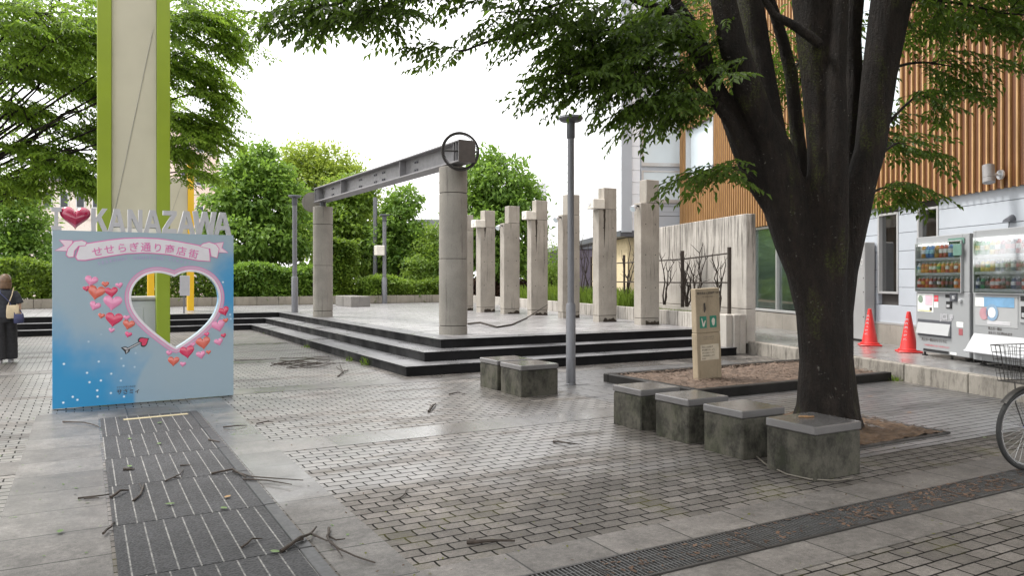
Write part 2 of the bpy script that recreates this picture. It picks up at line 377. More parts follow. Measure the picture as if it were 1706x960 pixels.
M['leaf_mid'] = leafmat('leaf_mid', (.065, .14, .018), (.22, .32, .04), .42)
M['leaf_yel'] = leafmat('leaf_yellow', (.12, .20, .02), (.31, .38, .055), .45)
M['leaf_hedge'] = leafmat('leaf_hedge', (.035, .09, .014), (.20, .29, .03), .32)
M['leaf_red'] = leafmat('leaf_red', (.09, .05, .035), (.16, .10, .07), .2)
M['grass'] = leafmat('grass', (.06, .12, .012), (.17, .25, .03), .35)

# ------------------------------------------------------------------ ground and terrace
def sheet(name, pts, z, m, kind='structure'):
    mb = MB(); mb.add([(p[0], p[1], z) for p in pts], [tuple(range(len(pts)))])
    o = mb.build(name, m)
    if kind: o['kind'] = kind
    return o
def rect(x0, y0, x1, y1): return [(x0, y0), (x1, y0), (x1, y1), (x0, y1)]
sheet('ground', rect(-150, -120, 150, 200), 0, M['paver'])
sheet('path', rect(5.6, 4.22, 10.3, 10.45), .0015, M['paver_dark'])
M['slab_x'] = slab_mat('slab_along', (.125, .115, .107), .53, 'x', .22)
M['slab_y'] = slab_mat('slab_across', (.120, .113, .107), .53, 'y', .1)
for i, (x0, y0, x1, y1, m_) in enumerate(((1.5, 3.36, 11, 3.68, 'slab_x'), (1.5, 2.74, 11, 3.03, 'slab_x'), (1.5, 6.78, 5.6, 7.28, 'slab_x'), (1.5, 10.45, 11, 10.98, 'slab_x'), (-12, 14.3, 4.2, 14.8, 'slab_x'), (-12, 18.2, 4.2, 18.7, 'slab_x'),
                                          (-.46, -3, .13, 9.95, 'slab_y'), (1.13, -3, 1.5, 10.98, 'slab_y'), (-12, 7.0, -.46, 7.5, 'slab_x'), (.13, 9.32, 1.13, 9.95, 'slab_x'))):
    sheet('path', rect(x0, y0, x1, y1), .003 if m_ == 'slab_x' else .0031, M[m_])

ZT, RISE, TREAD = .465, .155, .52
PL = [(11.25, 11.42), (12.05, 14.6), (13.55, 21.5), (14.6, 26.2), (15.4, 31.8)]      # line of the planter wall at the terrace's right edge
def step_poly(k):
    u, v, l = 4.34 + TREAD * k, 11.15 + TREAD * k, 23.8 + TREAD * k
    return [(u, v), (11.3 + .13 * k, v)] + PL[1:] + [(-16, 31.8), (-16, l), (u, l)]
mb = MB()
for k in range(3):
    p = step_poly(k); n = len(p); z0, z1 = RISE * k, RISE * (k + 1)
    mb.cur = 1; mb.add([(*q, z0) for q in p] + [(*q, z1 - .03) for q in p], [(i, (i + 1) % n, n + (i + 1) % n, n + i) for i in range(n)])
    def grow(p, e): return [(p[0][0] - e, p[0][1] - e), (p[1][0], p[1][1] - e)] + p[2:-2] + [(p[-2][0], p[-2][1] - e), (p[-1][0] - e, p[-1][1] - e)]
    q = grow(p, .012); mb.cur = 0
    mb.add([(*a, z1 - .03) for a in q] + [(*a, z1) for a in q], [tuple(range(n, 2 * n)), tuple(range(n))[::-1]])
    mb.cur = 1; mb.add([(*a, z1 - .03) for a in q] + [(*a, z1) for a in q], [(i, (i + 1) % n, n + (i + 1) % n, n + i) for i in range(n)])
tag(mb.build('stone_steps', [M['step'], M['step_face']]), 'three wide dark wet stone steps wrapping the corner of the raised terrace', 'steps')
ti = [(5.38 + .4, 12.19 + .4), (11.5, 12.59)] + [(x - .12, y) for x, y in PL[1:-1]] + [(15.3, 31.8), (-16, 31.8), (-16, 25.24), (5.78, 25.24)]
sheet('terrace', ti, ZT + .0015, M['terrace'])

# long low kerb wall behind the terrace
def wall_run(name, pts, z0, z1, th, m, label, cat, joints=.5, cap=None):
    """an upright wall of constant thickness along a plan polyline; grooves every joints metres"""
    o0 = Vector((pts[0][0], pts[0][1], z0)); mb = MB(); gb = MB()
    for (a, b) in zip(pts[:-1], pts[1:]):
        a, b = Vector((*a, 0)), Vector((*b, 0)); L = (b - a).length; Mx = frame((a.x, a.y, 0), b - a)
        n = max(1, round(L / joints)); s = L / n
        for i in range(n): mb.box(i * s + .006, (i + 1) * s - .006, -th / 2, th / 2, z0, z1, Mx, .008)
        gb.box(0, L, -th / 2 + .02, th / 2 - .02, z0, z1 - .015, Mx)
    root = thing(name, label, cat, o0)
    mb.build('wall_slab', m, root); gb.build('joint', M['groove'], root); return root
wall_run('kerb_wall', [(-16, 32.1), (15.4, 32.1)], ZT, ZT + .34, .22, M['blockwall'], 'long low pale kerb wall along the back of the terrace under the hedges', 'low wall', .85)

# pavement by the building with its stained kerb
K0, K1 = Vector((8.2, -.85, 0)), Vector((11.86, 11.6, 0)); ZP = .25
kd = (K1 - K0).normalized(); kn = Vector((kd.y, -kd.x, 0))
sheet('pavement', [K0 + kn * .14, K0 + kn * 9, K1 + kn * 9 + kd * 16, K1 + kn * .6 + kd * 14, K1 + kn * .14], ZP, M['pavement'])
mb = MB(); Mk = frame(K0, kd); Lk = (K1 - K0).length; n = 11
for i in range(n): mb.box(Lk / n * i + .005, Lk / n * (i + 1) - .005, -.15, .0, -.02, ZP + .004, Mk, .012)
tag(mb.build('kerb', M['kerb'], base=K0), kind='structure')

# raised bed of wood chips with dark edging
bx0, bx1, by0, by1 = 6.65, 10.5, 7.22, 9.2
mb = MB()
mb.box(bx0, bx1 - .03, by0, by0 + .12, -.02, .125, None, .01); mb.box(bx0, bx0 + .12, by0 + .122, by1 - .122, -.02, .125, None, .01); mb.box(bx0, bx1 + .45, by1 - .12, by1, -.02, .125, None, .01)
tag(mb.build('bed_edging', M['kerb_dark'], base=(bx0, by0, 0)), 'low dark stone edging round the bed of brown wood chips', 'edging')
def lumpy(name, poly_fn, x0, x1, y0, y1, z, amp, step, m, kind='structure'):
    nx, ny = int((x1 - x0) / step) + 1, int((y1 - y0) / step) + 1
    X, Y = np.meshgrid(np.linspace(x0, x1, nx), np.linspace(y0, y1, ny)); 
    Z = z + amp * (np.sin(X * 5 + 1) * np.sin(Y * 4) * .4 + rng.random(X.shape) * .8)
    if poly_fn is not None: X, Y = poly_fn(X, Y)
    V = np.stack([X, Y, Z], -1).reshape(-1, 3); i = np.arange(nx * ny).reshape(ny, nx)
    F = np.stack([i[:-1, :-1], i[:-1, 1:], i[1:, 1:], i[1:, :-1]], -1).reshape(-1, 4)
    o = numpy_mesh(name, V, F, m); o['kind'] = kind; return o
def bedshape(X, Y):
    fx = (X - bx0) / (bx1 - bx0); xr = 8.2 + (Y + .85) * (11.86 - 8.2) / 12.45 - .16
    return bx0 + .1 + fx * (xr - bx0 - .1), Y
lumpy('soil', bedshape, bx0, bx1, by0 + .1, by1 - .1, .075, .035, .05, M['chip'])
lumpy('soil', None, 5.95, 7.34, 4.5, 5.95, .004, .03, .05, M['soil'])
mb = MB(); mb.box(7.30, 7.36, 4.45, 5.98, -.02, .02, None, .006); mb.box(5.92, 7.295, 4.44, 4.5, -.02, .014, None, .006)
tag(mb.build('pit_edging', M['iron'], base=(7.3, 4.5, 0)), 'thin dark edging strip round the earth pit at the tree foot', 'edging')
def flakes(name, n, place, size, m, kind='stuff', tilt=.5):
    P = place(n); a = rng.random(n) * 6.283; s = size * (.5 + rng.random(n)); asp = .3 + .4 * rng.random(n)
    dx = np.stack([np.cos(a), np.sin(a), (rng.random(n) - .5) * tilt], -1) * s[:, None]; dy = np.stack([-np.sin(a), np.cos(a), (rng.random(n) - .5) * tilt], -1) * (s * asp)[:, None]
    V = np.stack([P - dx, P - dy, P + dx, P + dy], 1).reshape(-1, 3); o = numpy_mesh(name, V, np.arange(4 * n).reshape(n, 4), m); o['kind'] = kind; return o
def bedpts(n):
    x, y = bedshape(bx0 + rng.random(n) * (bx1 - bx0), by0 + .12 + rng.random(n) * (by1 - by0 - .24)); return np.stack([x, y, .11 + rng.random(n) * .02], -1)
flakes('wood_chips', 9000, bedpts, .016, M['chip'])
flakes('wood_chips', 1500, lambda n: np.stack([5.95 + rng.random(n) * 1.4, 4.45 + rng.random(n) * 1.5, .03 + rng.random(n) * .01], -1), .018, M['chip'])

# ------------------------------------------------------------------ building on the right: slats above, metal panels below
HD = R(22.4); BD = Vector((math.sin(HD), math.cos(HD), 0)); BN = Vector((-math.cos(HD), math.sin(HD), 0)); BP = Vector((12.95, 7.72, 0))
MW = frame(BP, BD, BN)                               # local x along the wall away from us, y outward, z up
M['siding'] = plain('siding_metal', (.40, .43, .47), .4, 0, .03, 2.0)
M['siding_w'] = plain('siding_white', (.74, .76, .79), .35, 0, .03, 2.0)
def woodmat(name, c):
    m, t, b = newmat(name); v, x, y, z = obj_xyz(t); mp = nd(t, 'ShaderNodeMapping', {'Vector': v, 'Scale': (6, 6, .5)})
    f = mapr(t, noise(t, mp.outputs[0], 4, 5, .7), .3, .7, .75, 1.25)
    put(t, b, 'Base Color', nd(t, 'ShaderNodeVectorMath', {0: c, 1: nd(t, 'ShaderNodeCombineXYZ', {0: f, 1: f, 2: f}).outputs[0]}, operation='MULTIPLY').outputs[0]); put(t, b, 'Roughness', .5); return m
M['slat'] = woodmat('slat_wood', (.45, .265, .11)); M['slat_back'] = woodmat('slat_backing', (.115, .041, .012))
M['alu'] = plain('aluminium', (.55, .55, .55), .35, .5, .04)
M['dark_in'] = plain('dark_interior', (.06, .065, .07), .8)
M['curtain'] = plain('curtain', (.66, .70, .64), .9, var=.15, scale=3)
M['glass'] = glassmat('window_glass', (.75, .82, .8), .12)
M['glass_dark'] = glassmat('dark_glass', (.35, .38, .4), .18)
M['glass_sky'] = plain('sky_tint_pane', (.62, .70, .74), .18, 0, .05, .8, .6)  # opaque pale blue, with the reflected sky put into the base colour
M['concrete_base'] = concrete('base_concrete', (.27, .25, .22), streak=.5)
bld = thing('slatted_building', 'building with upright wooden slats above grey metal panels, behind the drink machines', 'building', BP)
ZS = 2.93
TW = lambda px: on_plane(px, 400, BP, BD)[0]
def bpart(name, m, boxes, parent=bld, bev=0.0):
    mb = MB()
    for q in boxes: mb.box(*q, MW, bev)
    return mb.build(name, m, parent)
t_w1 = sorted((TW(1497), TW(1463))); t_w2 = sorted((TW(1564), TW(1529))); t_gl = (3.9, 9.4)
zw1 = (1.22, 2.80); zw2 = (1.22, 2.80)
bpart('foundation', M['concrete_base'], [(-6, 13.9, -.3, .03, ZP - .05, .64)])
# siding panels, cut round the openings
sid = []; zz = .66
while zz < ZS - .02:
    z1 = min(zz + .345, ZS + .05)
    cuts = []
    for (a, b), (c, d) in ((t_w1, zw1), (t_w2, zw2), (t_gl, (.6, 3.1))):
        if zz < d and z1 > c: cuts.append((a, b))
    x = -6.0
    for a, b in sorted(cuts) + [(13.9, 13.9)]:
        if a > x: sid.append((x, a, -.10, 0, zz + .004, z1 - .004))
        x = max(x, b)
    zz = z1
for part_ in ([q for q in sid if q[0] < 3.8], [q for q in sid if q[0] >= 3.8]): bpart('siding', M['siding'], part_, bev=.004)
bpart('wall', M['groove'], [(-6, 13.9, -.35, -.085, .2, ZS)])
bpart('sill_strip', M['alu'], [(-6, t_gl[0], .0, .035, .63, .665)])
def window(t0, t1, z0, z1, glass, depth=.09, fw=.045, mull=(), inner=None):
    fr = [(t0 + .002, t0 + fw, -depth, .018, z0 + .002, z1 - .002), (t1 - fw, t1 - .002, -depth, .018, z0 + .002, z1 - .002), (t0 + fw, t1 - fw, -depth, .018, z0 + .002, z0 + fw), (t0 + fw, t1 - fw, -depth, .018, z1 - fw, z1 - .002)]
    for q in mull: fr.append((q - .03, q + .03, -depth, .012, z0 + fw, z1 - fw))
    f = bpart('window', M['alu'], fr, bev=.004)
    bpart('pane', glass, [(t0 + fw, t1 - fw, -depth + .012, -depth + .018, z0 + fw, z1 - fw)], f)
    if inner: bpart('curtain', inner, [(t0 + fw, t1 - fw, -depth + .002, -depth + .005, z0 + fw, z1 - fw)], f)
    return f
window(*t_w1, *zw1, M['glass_dark'], .08); window(*t_w2, *zw2, M['glass_dark'], .08)
gl = window(*t_gl, .66, ZS - .02, M['glass'], .08, .06, (5.3, 6.7, 8.1))
mb = MB()                                            # curtains as folds behind the glazing
xs = np.linspace(t_gl[0] + .06, t_gl[1] - .06, 140); ys = -.078 + .006 * np.sin(xs * 40) * np.sin(xs * 3)
mb.add([MW @ Vector((x, y, z)) for z in (.75, ZS - .1) for x, y in zip(xs, ys)], [(i, i + 1, 140 + i + 1, 140 + i) for i in range(139)])
mb.build('curtain', M['curtain'], gl, True)
# slat cladding with two square windows
sw = [(TW(1507), TW(1440) + .35, 4.42, 8.0), (TW(1193), TW(1147), 4.95, 6.6)]
ZTOP = 11.5
back = []; fins = []; fin_t = -6.0
segs = [-6.0] + sorted(q for s_ in sw for q in s_[:2]) + [13.9]
for a, b in zip(segs[:-1], segs[1:]):
    mid = (a + b) / 2; hole = [s_ for s_ in sw if s_[0] < mid < s_[1]]
    for z0, z1 in (([(ZS, hole[0][2]), (hole[0][3], ZTOP)]) if hole else [(ZS, ZTOP)]): back.append((a, b, -.12, .08, z0, z1))
while fin_t < 13.85:
    hole = [s_ for s_ in sw if s_[0] - .02 < fin_t < s_[1] + .02]
    for z0, z1 in (([(ZS - .02, hole[0][2]), (hole[0][3], ZTOP)]) if hole else [(ZS - .02, ZTOP)]): fins.append((fin_t - .016, fin_t + .016, .081, .115, z0, z1))
    fin_t += .157
bpart('cladding', M['slat_back'], back); bpart('slats', M['slat'], fins)
for s_ in sw:
    f = bpart('window', M['alu'], [(s_[0], s_[0] + .05, -.12, .1, s_[2], s_[3]), (s_[1] - .05, s_[1], -.12, .1, s_[2], s_[3]), (s_[0] + .05, s_[1] - .05, -.12, .1, s_[2], s_[2] + .05)])
    bpart('pane', M['glass_sky'], [(s_[0] + .05, s_[1] - .05, -.1, -.06, s_[2] + .05, s_[3])], f)
bpart('roof', M['steel_dark'], [(-6.2, 14.0, -8, .3, ZTOP, ZTOP + .3)])
bpart('rear_wall', M['siding'], [(-6, 13.9, -8, -.36, 0, ZTOP)])
# white block stepping out at the far end of the slats
def bt(px, t): # outward distance of the point on the line x=t (across the wall) seen in column px
    o, _ = on_plane(px, 400, BP + BD * t, BN); return o
o_in, o_c0, o_c1 = 0.0, bt(1053, 13.92), bt(1035, 13.92)
boxes = []; zz = 3.2
while zz < ZTOP: boxes.append((13.95, 30, o_c0 - .3, o_c1, zz + .005, zz + .415)); zz += .42
wb = thing('white_annex', 'white clad block with horizontal joints and two large panes, left of the slats', 'building', MW @ Vector((13.95, o_c1, 0)))
bpart('wall', M['siding_w'], boxes, wb, .006)
f_b = []; zz = 3.2
while zz < ZTOP: f_b.append((13.90, 13.945, o_c0 + .02, o_c1 - .03, zz + .004, zz + .416)); zz += .42
bpart('corner_panel', M['siding'], [(13.9, 13.945, o_c0 + .01, o_c1 - .01, 3.15, ZTOP)], wb)
oz = lambda py, px=1090: on_plane(px, py, BP + BD * 13.9, BN)[1]
bpart('wall', M['siding'], [(13.93, 14.2, -.2, o_c0 - .31, 1.5, oz(353))] + [(13.93, 14.2, -.2, o_c0 - .31, oz(353) + .006, ZTOP)], wb)
bpart('joint', M['groove'], [(13.925, 13.929, -.2, o_c0 - .31, oz(y_), oz(y_) + .015) for y_ in (360, 380, 344)], wb)
for za, zb in ((oz(338), oz(284)), (oz(277), oz(190))):
    f = bpart('window', M['alu'], [(13.88, 13.92, .02, .09, za, zb), (13.88, 13.92, o_c0 - .40, o_c0 - .33, za, zb), (13.88, 13.92, .09, o_c0 - .40, za, za + .12), (13.88, 13.92, .09, o_c0 - .40, zb - .06, zb)], wb)
    bpart('pane', M['glass_sky'], [(13.9, 13.915, .09, o_c0 - .40, za + .12, zb - .06)], f)
M['beige'] = plain('beige_wall', (.58, .48, .30), .8)
bpart('soffit', M['steel_dark'], [(13.95, 30, o_c0 - .3, o_c1 + .02, 3.0, 3.19)], wb)
bpart('lower_wall', M['beige'], [(14.4, 20, -.2, o_c1 - .35, 0, 2.98)], wb)
# wall lamp and vent hood
lp = at(1660, 292, TW and 11.9); 
t_l, z_l = on_plane(1668, 291, BP + BN * .14, BD)
lamp = thing('wall_spotlight', 'grey cylinder spotlight on a round bracket on the wooden slats', 'spotlight', MW @ Vector((t_l, .14, z_l)))
mb = MB(); mb.tube([MW @ Vector((t_l, .136, z_l)), MW @ Vector((t_l, .165, z_l))], .075, 20); mb.tube([MW @ Vector((t_l, .165, z_l)), MW @ Vector((t_l, .27, z_l + .0))], .022, 10); mb.build('bracket', M['silver'], lamp, True)
mb = MB(); c = MW @ Vector((t_l + .05, .31, z_l)); ax = (Vector((0, 0, 1)) * .96 - BN * .1 + BD * .18).normalized()
mb.tube([c - ax * .13, c - ax * .125, c - ax * .05], [.075, .088, .088], 20); mb.tube([c - ax * .045, c + ax * .155, c + ax * .16], [.086, .086, .07], 20); mb.build('lamp_body', plain('lamp_grey', (.28, .27, .27), .45, .4), lamp, True)
t_v, z_v = on_plane(1686, 368, BP, BD)
vent = thing('vent_hood', 'small grey vent hood with a hanging cord on the metal panels', 'vent', MW @ Vector((t_v, 0, z_v)))
mb = MB(); hp = [(math.cos(a) * .085, math.sin(a) * .10) for a in np.linspace(0, math.pi, 12)]
mb.add([MW @ Vector((t_v + x, .001, z_v + z)) for x, z in hp] + [MW @ Vector((t_v + x * .9, .1, z_v - .02 + z * .55)) for x, z in hp], [(i, i + 1, 13 + i, 12 + i) for i in range(11)] + [tuple(range(12)), tuple(range(12, 24))])
mb.build('hood', M['steel_dark'], vent, True)
mb = MB(); mb.tube([MW @ Vector((t_v + .02, .03, z_v)), MW @ Vector((t_v + .025, .035, z_v - .12))], .006, 6); mb.build('cord', M['black'], vent)

# tall stained wall and the planter in front of it
def slab_between(name, a, b, th, z0, z1, m, label, cat, parent_parts=None):
    a, b = Vector((*a, 0)), Vector((*b, 0)); Mx = frame((a.x, a.y, 0), b - a); L = (b - a).length
    root = thing(name, label, cat, (a.x, a.y, z0)); mb = MB(); mb.box(0, L, -th, 0, z0 + .7, z1, Mx, .012); mb.build('wall_slab', m, root)
    mb = MB(); mb.box(0, L, -th + .003, -.003, z0, z0 + .692, Mx, .01); mb.build('base_slab', m, root); return root, Mx, L
slab_between('concrete_wall', (11.72, 11.30), (13.35, 17.0), .22, ZP - .05, 2.84, M['stained'], 'tall pale concrete wall with dark rain streaks behind the trellis', 'wall')
wall_run('planter_wall', PL, 0.0, .79, .16, M['planter'], 'low pale jointed concrete wall edging the planter beside the terrace', 'planter wall', .46)
pe = thing('planter_end', 'rounded white concrete end of the planter wall beside the steps', 'planter end', (11.3, 11.3, 0))
for i in range(3):
    a0, a1 = (i * .165, i * .165 + .16); mb = MB(); mb.box(11.17 + a0, 11.17 + a1, 11.24 + (.05 if i == 0 else 0), 11.62, 0, .80, None, .012); mb.build('end_slab', M['stained'], pe)
sheet('soil', [(p[0] + .07, p[1] + .1) for p in PL[:4]] + [(17, 26), (14.2, 18.5), (13.38, 17.0), (11.74, 11.45)], .70, M['soil'])

# ------------------------------------------------------------------ portal sculpture: two round columns, steel beam, ring and disc
c1, c2 = G(755, 557, ZT), G(538, 528, ZT); c1.z = c2.z = ZT
ps = thing('portal_sculpture', 'two round concrete columns carrying a grey steel beam with a toothed ring', 'sculpture', c1)
for c, zt in ((c1, 3.62), (c2, 3.52)):
    r = .268; mb = MB()
    for z0, z1 in ((ZT - .02, ZT + .16), (ZT + .172, ZT + 1.42), (ZT + 1.428, zt - .50), (zt - .488, zt)):
        mb.lathe([(r - .008, z0), (r, z0 + .008), (r, z1 - .008), (r - .008, z1)], 40, (c.x, c.y, 0))
    o = mb.build('column', M['column'], ps, True)
    mb = MB(); mb.lathe([(r - .02, ZT), (r - .02, zt - .05)], 32, (c.x, c.y, 0)); mb.build('joint', M['groove'], o, True)
bd = (c2 - c1).normalized(); bl = (c2 - c1).length; Mb = frame((c1.x, c1.y, 0), bd)
def ibeam(z0, z1, x0, x1, hw, tf=.03, tw=.016):
    mb = MB(); mb.box(x0, x1, -hw, hw, z0, z0 + tf, Mb, .004); mb.box(x0, x1, -hw, hw, z1 - tf, z1, Mb, .004); mb.box(x0, x1, -tw, tw, z0 + tf, z1 - tf, Mb)
    return mb
zb0, zb1 = 3.66, 4.06
ibeam(zb0, zb1, -.55, bl + .3, .17).build('beam', M['beam'], ps)
mb = MB()
for x in (-.52, -.42, -.32, bl - .05, bl + .1, bl + .25, 2.2, 6.0):
    for ya, yb in ((-.16, -.017), (.017, .16)): mb = MB(); mb.box(x - .008, x + .008, ya, yb, zb0 + .031, zb1 - .031, Mb); mb.build('stiffener', M['beam'], ps)
mb = MB(); mb.box(-.565, -.551, -.17, .17, zb0, zb1, Mb); mb.build('end_plate', plain('end_plate', (.07, .06, .055), .6), ps)
mb = MB()
for x in (1.6, 3.4, 3.9, 4.9, 7.0):
    for z in (zb0 + .12, zb1 - .12):
        for q in (x, x + .1): mb = MB(); mb.tube([Mb @ Vector((q, .017, z)), Mb @ Vector((q, .04, z))], .022, 8); mb.build('bolt', M['steel_dark'], ps)
for c in (c1, c2):
    zt = 3.62 if c is c1 else 3.52
    mb = MB(); mb.tube([(c.x, c.y, zt - .002), (c.x, c.y, zb0 + .002)], .09, 12); mb.build('bearing', M['steel_dark'], ps, True)
# ring at the near end, stands across the beam; its centre a little right of the column axis
rc = at(767, 252, 14.15); ex, ez = Vector((.98, -.18, 0)).normalized(), Vector((0, 0, 1))
mb = MB(); mb.torus(rc, .345, .020, ex, ez, 56, 8)
ay = ez.cross(ex)
for i in range(72):
    a = 2 * math.pi * i / 72; d = ex * math.cos(a) + ez * math.sin(a); t = ez * math.cos(a) - ex * math.sin(a)
    mb.box(-.009, .009, -.025, .025, -.012, .012, Matrix(((t.x, ay.x, d.x, rc.x + d.x * .318), (t.y, ay.y, d.y, rc.y + d.y * .318), (t.z, ay.z, d.z, rc.z + d.z * .318), (0, 0, 0, 1))))
mb.build('ring_gear', M['iron'], ps, True)
mb = MB(); a0 = Mb @ Vector((-.56, 0, 3.85)); mb.tube([rc - ex * .30, rc + ex * .30], .018, 8); mb.build('ring_spoke', M['iron'], ps)
dc = at(520, 337, 21.7); mb = MB(); mb.tube([dc - ay * .03, dc + ay * .03], .28, 32)
mb.build('disc', M['column'], ps)

# ------------------------------------------------------------------ seven stepped concrete pillars with lamps on their shoulders
PX = [(1068, 542, 1098.6, 1056, 298, 337.5, 'spot'), (997.6, 537, 1027.7, 987.3, 311.7, 348, 'box'), (937.7, 530.5, 966, 929, 323, 357.5, 'spot'), (885, 526, 912.7, 878, 333, 366, 'box'),
      (839.8, 523.6, 866, 833, 342.5, 371.7, 'spot'), (800.6, 520.7, 825, 793, 350, 379, 'box'), (764.5, 518, 788.7, 758, 357.5, 384, 'none')]
words_p = ['nearest the steps, in front of the stained wall', 'second from the steps, streaked black below its lamp box', 'half hidden behind the front lamp post', 'with a white lamp box, fourth from the steps',
           'with a small spotlight, before the dark green tree', 'with a rust-stained top and white lamp box', 'half hidden behind the big round column']
for i, (px, py, pr, plx, yt, ys, kind_) in enumerate(PX):
    g = G(px, py, ZT); d = SY * g.x + CY * g.y
    # width along u to reach column pr, depth along v to reach column pl
    def reach(dx, target):
        t, _ = on_plane(target, 400, g, dx); return t
    wd = reach((1, 0), pr); dp = reach((0, 1), plx); dp = min(max(dp, .2), .55)
    zt = EYE + (HY - yt) * d / FPX; zs = EYE + (HY - ys) * d / FPX
    root = thing('concrete_pillar', 'stepped square concrete pillar ' + words_p[i], 'pillar', (g.x, g.y, ZT), 'row of stepped concrete pillars')
    x0, x1, y0, y1 = g.x, g.x + wd, g.y, g.y + dp
    mb = MB(); mb.box(x0 + .004, x1 - .004, y0 + .004, y1 - .004, ZT - .02, ZT + .15, None, .008); mb.build('base', M['pillar'], root)
    mb = MB(); mb.box(x0, x1, y0, y1, ZT + .158, zs, None, .01); mb.build('shaft', M['pillar'], root)
    xs_ = x0 + wd * .30; mb = MB(); mb.box(xs_, x1 - .002, y0 + .002, y1, zs + .008, zt, None, .01); mb.build('top_block', M['pillar'], root)
    mb = MB(); mb.box(x0 + .012, x1 - .012, y0 + .012, y1 - .012, ZT + .14, ZT + .165); mb.box(xs_ + .01, x1 - .012, y0 + .012, y1 - .012, zs - .005, zs + .012); mb.build('joint', M['groove'], root)
    mb = MB()                                        # tie holes left by the formwork
    for zz in (ZT + .85, ZT + 1.6, ZT + 2.3):
        for xx in (x0 + wd * .25, x0 + wd * .78): mb.tube([(xx, y0 + .01, zz), (xx, y0 - .0015, zz)], .014, 10)
    mb.build('tie_hole', M['groove'], root)
    mb = MB(); rs = random.Random(i)                 # soot patch at the foot
    pts = [(x0 + wd * .25, ZT + .002)] + [(x0 + wd * (.25 + .74 * q / 9), ZT + .03 + .085 * rs.random()) for q in range(10)] + [(x1 - .006, ZT + .002)]
    mb.add([(x, y0 + .0015, z) for x, z in pts], [tuple(range(len(pts)))]); mb.build('stain', M['rust'], root)
    if kind_ == 'box':
        o = MB(); bw = .34; o.box(x0 - .19, x0 - .19 + bw, y0 - .05, y1 - .02, zs + .004, zs + .24, None, .012); ob = o.build('lamp_box', M['offwhite'], root)
        o = MB(); o.tube([(x0 - .192, (y0 + y1) / 2, zs + .12), (x0 - .2, (y0 + y1) / 2, zs + .12)], .05, 14); o.build('lens', M['silver'], ob)
        o = MB(); rs = random.Random(40 + i); xa = x0 + wd * .3
        pts = [(xa + (.035 + .02 * rs.random()) * (1 - q / 12), zs - q * (.085 if i != 5 else .03)) for q in range(12)] + [(xa - (.02 + .015 * rs.random()) * (1 - q / 12), zs - q * (.085 if i != 5 else .03)) for q in range(11, -1, -1)]
        o.add([(x, y0 - .0015, z) for x, z in pts], [tuple(range(len(pts)))]); o.build('rust_streak', M['rust'], root)
    elif kind_ == 'spot':
        o = MB(); ym = (y0 + y1) / 2 - .05; o.box(x0 - .11, x0 + .12, ym - .02, ym + .02, zs - .09, zs - .055); ob = o.build('bracket', M['iron'], root)
        c = Vector((x0 - .14, ym, zs - .12)); axs = Vector((-.75, -.3, -.45)).normalized()
        o = MB(); o.tube([c - axs * .09, c - axs * .06, c + axs * .03, c + axs * .07], [.03, .05, .07, .075], 16); o.build('spotlight', M['silver'], ob, True)
        o = MB(); o.tube([c + axs * .068, c + axs * .073], .062, 16); o.build('lens', M['glass_sky'], ob)

# ------------------------------------------------------------------ stone cube seats
def seat(x, y, label, sx=.50, sy=.46):
    root = thing('stone_stool', label, 'stone stool', (x, y, 0), 'stone cube stools on the plaza')
    mb = MB(); mb.box(x + .001, x + sx - .001, y + .001, y + sy - .001, -.02, .337, None, .012); mb.build('block', M['block'], root)
    mb = MB(); mb.box(x - .004, x + sx + .004, y - .004, y + sy + .004, .34, .405, None, .008); mb.build('top_slab', M['polished'], root); return root
seat(4.73, 3.88, 'stone cube seat with polished top and a dead leaf on it, nearest the camera', .52, .47)
seat(4.77, 4.64, 'stone cube seat with polished top, directly behind the one bearing a leaf')
seat(4.80, 5.33, 'stone cube seat with polished top, third from the camera in the row of four')
seat(4.81, 6.02, 'stone cube seat with polished top, farthest in the row of four')
seat(4.84, 8.46, 'stone cube seat in front of its twin, beside the front lamp post', .56, .55)
seat(4.86, 9.14, 'stone cube seat partly behind its twin, close to the steps', .56, .52)
bn = thing('stone_bench', 'long low stone bench with dark drip stains, at the back of the terrace', 'bench', G(560, 508, ZT))
g0 = G(585, 512, ZT); mb = MB(); wb_ = on_plane(617, 500, g0, (1, 0))[0]; db_ = on_plane(559, 500, g0, (0, 1))[0]
mb.box(g0.x, g0.x + wb_, g0.y, g0.y + db_ * .48, ZT, ZT + .40, None, .015); mb.box(g0.x, g0.x + wb_, g0.y + db_ * .48 + .012, g0.y + db_, ZT, ZT + .40, None, .015); mb.build('slab', concrete('bench_stone', (.20, .19, .178), .95), bn)
# stone slab sign in the chip bed
def text_mesh(body, size, bold=0.0, align='CENTER', extrude=0.0, space=1.0):
    cu = bpy.data.curves.new('lettering', 'FONT'); cu.body = body; cu.size = size; cu.align_x = align; cu.offset = bold; cu.extrude = extrude; cu.resolution_u = 3; cu.space_character = space
    ob = bpy.data.objects.new('lettering', cu); me = bpy.data.meshes.new_from_object(ob); bpy.data.objects.remove(ob)
    vs = [v.co.copy() for v in me.vertices]; fs = [tuple(p.vertices) for p in me.polygons]; bpy.data.meshes.remove(me); return vs, fs
def put_text(mb, body, size, Mx, off=(0, 0), bold=0.0, align='CENTER', extrude=0.0, rot=0.0, d=0.0, sx=1.0, space=1.0):
    """lettering in the local x-z plane of Mx, facing local -y at depth d"""
    vs, fs = text_mesh(body, size, bold, align, extrude, space); c, s = math.cos(rot), math.sin(rot)
    mb.add([Mx @ Vector((off[0] + (v.x * sx) * c - v.y * s, d - v.z, off[1] + v.x * sx * s + v.y * c)) for v in vs], fs)
g0 = G(1163.5, 633, .1); g0.z = .08
mono = thing('stone_marker', 'slim leaning stone slab with two green pictograms and a pasted notice, in the wood chips', 'sign', g0)
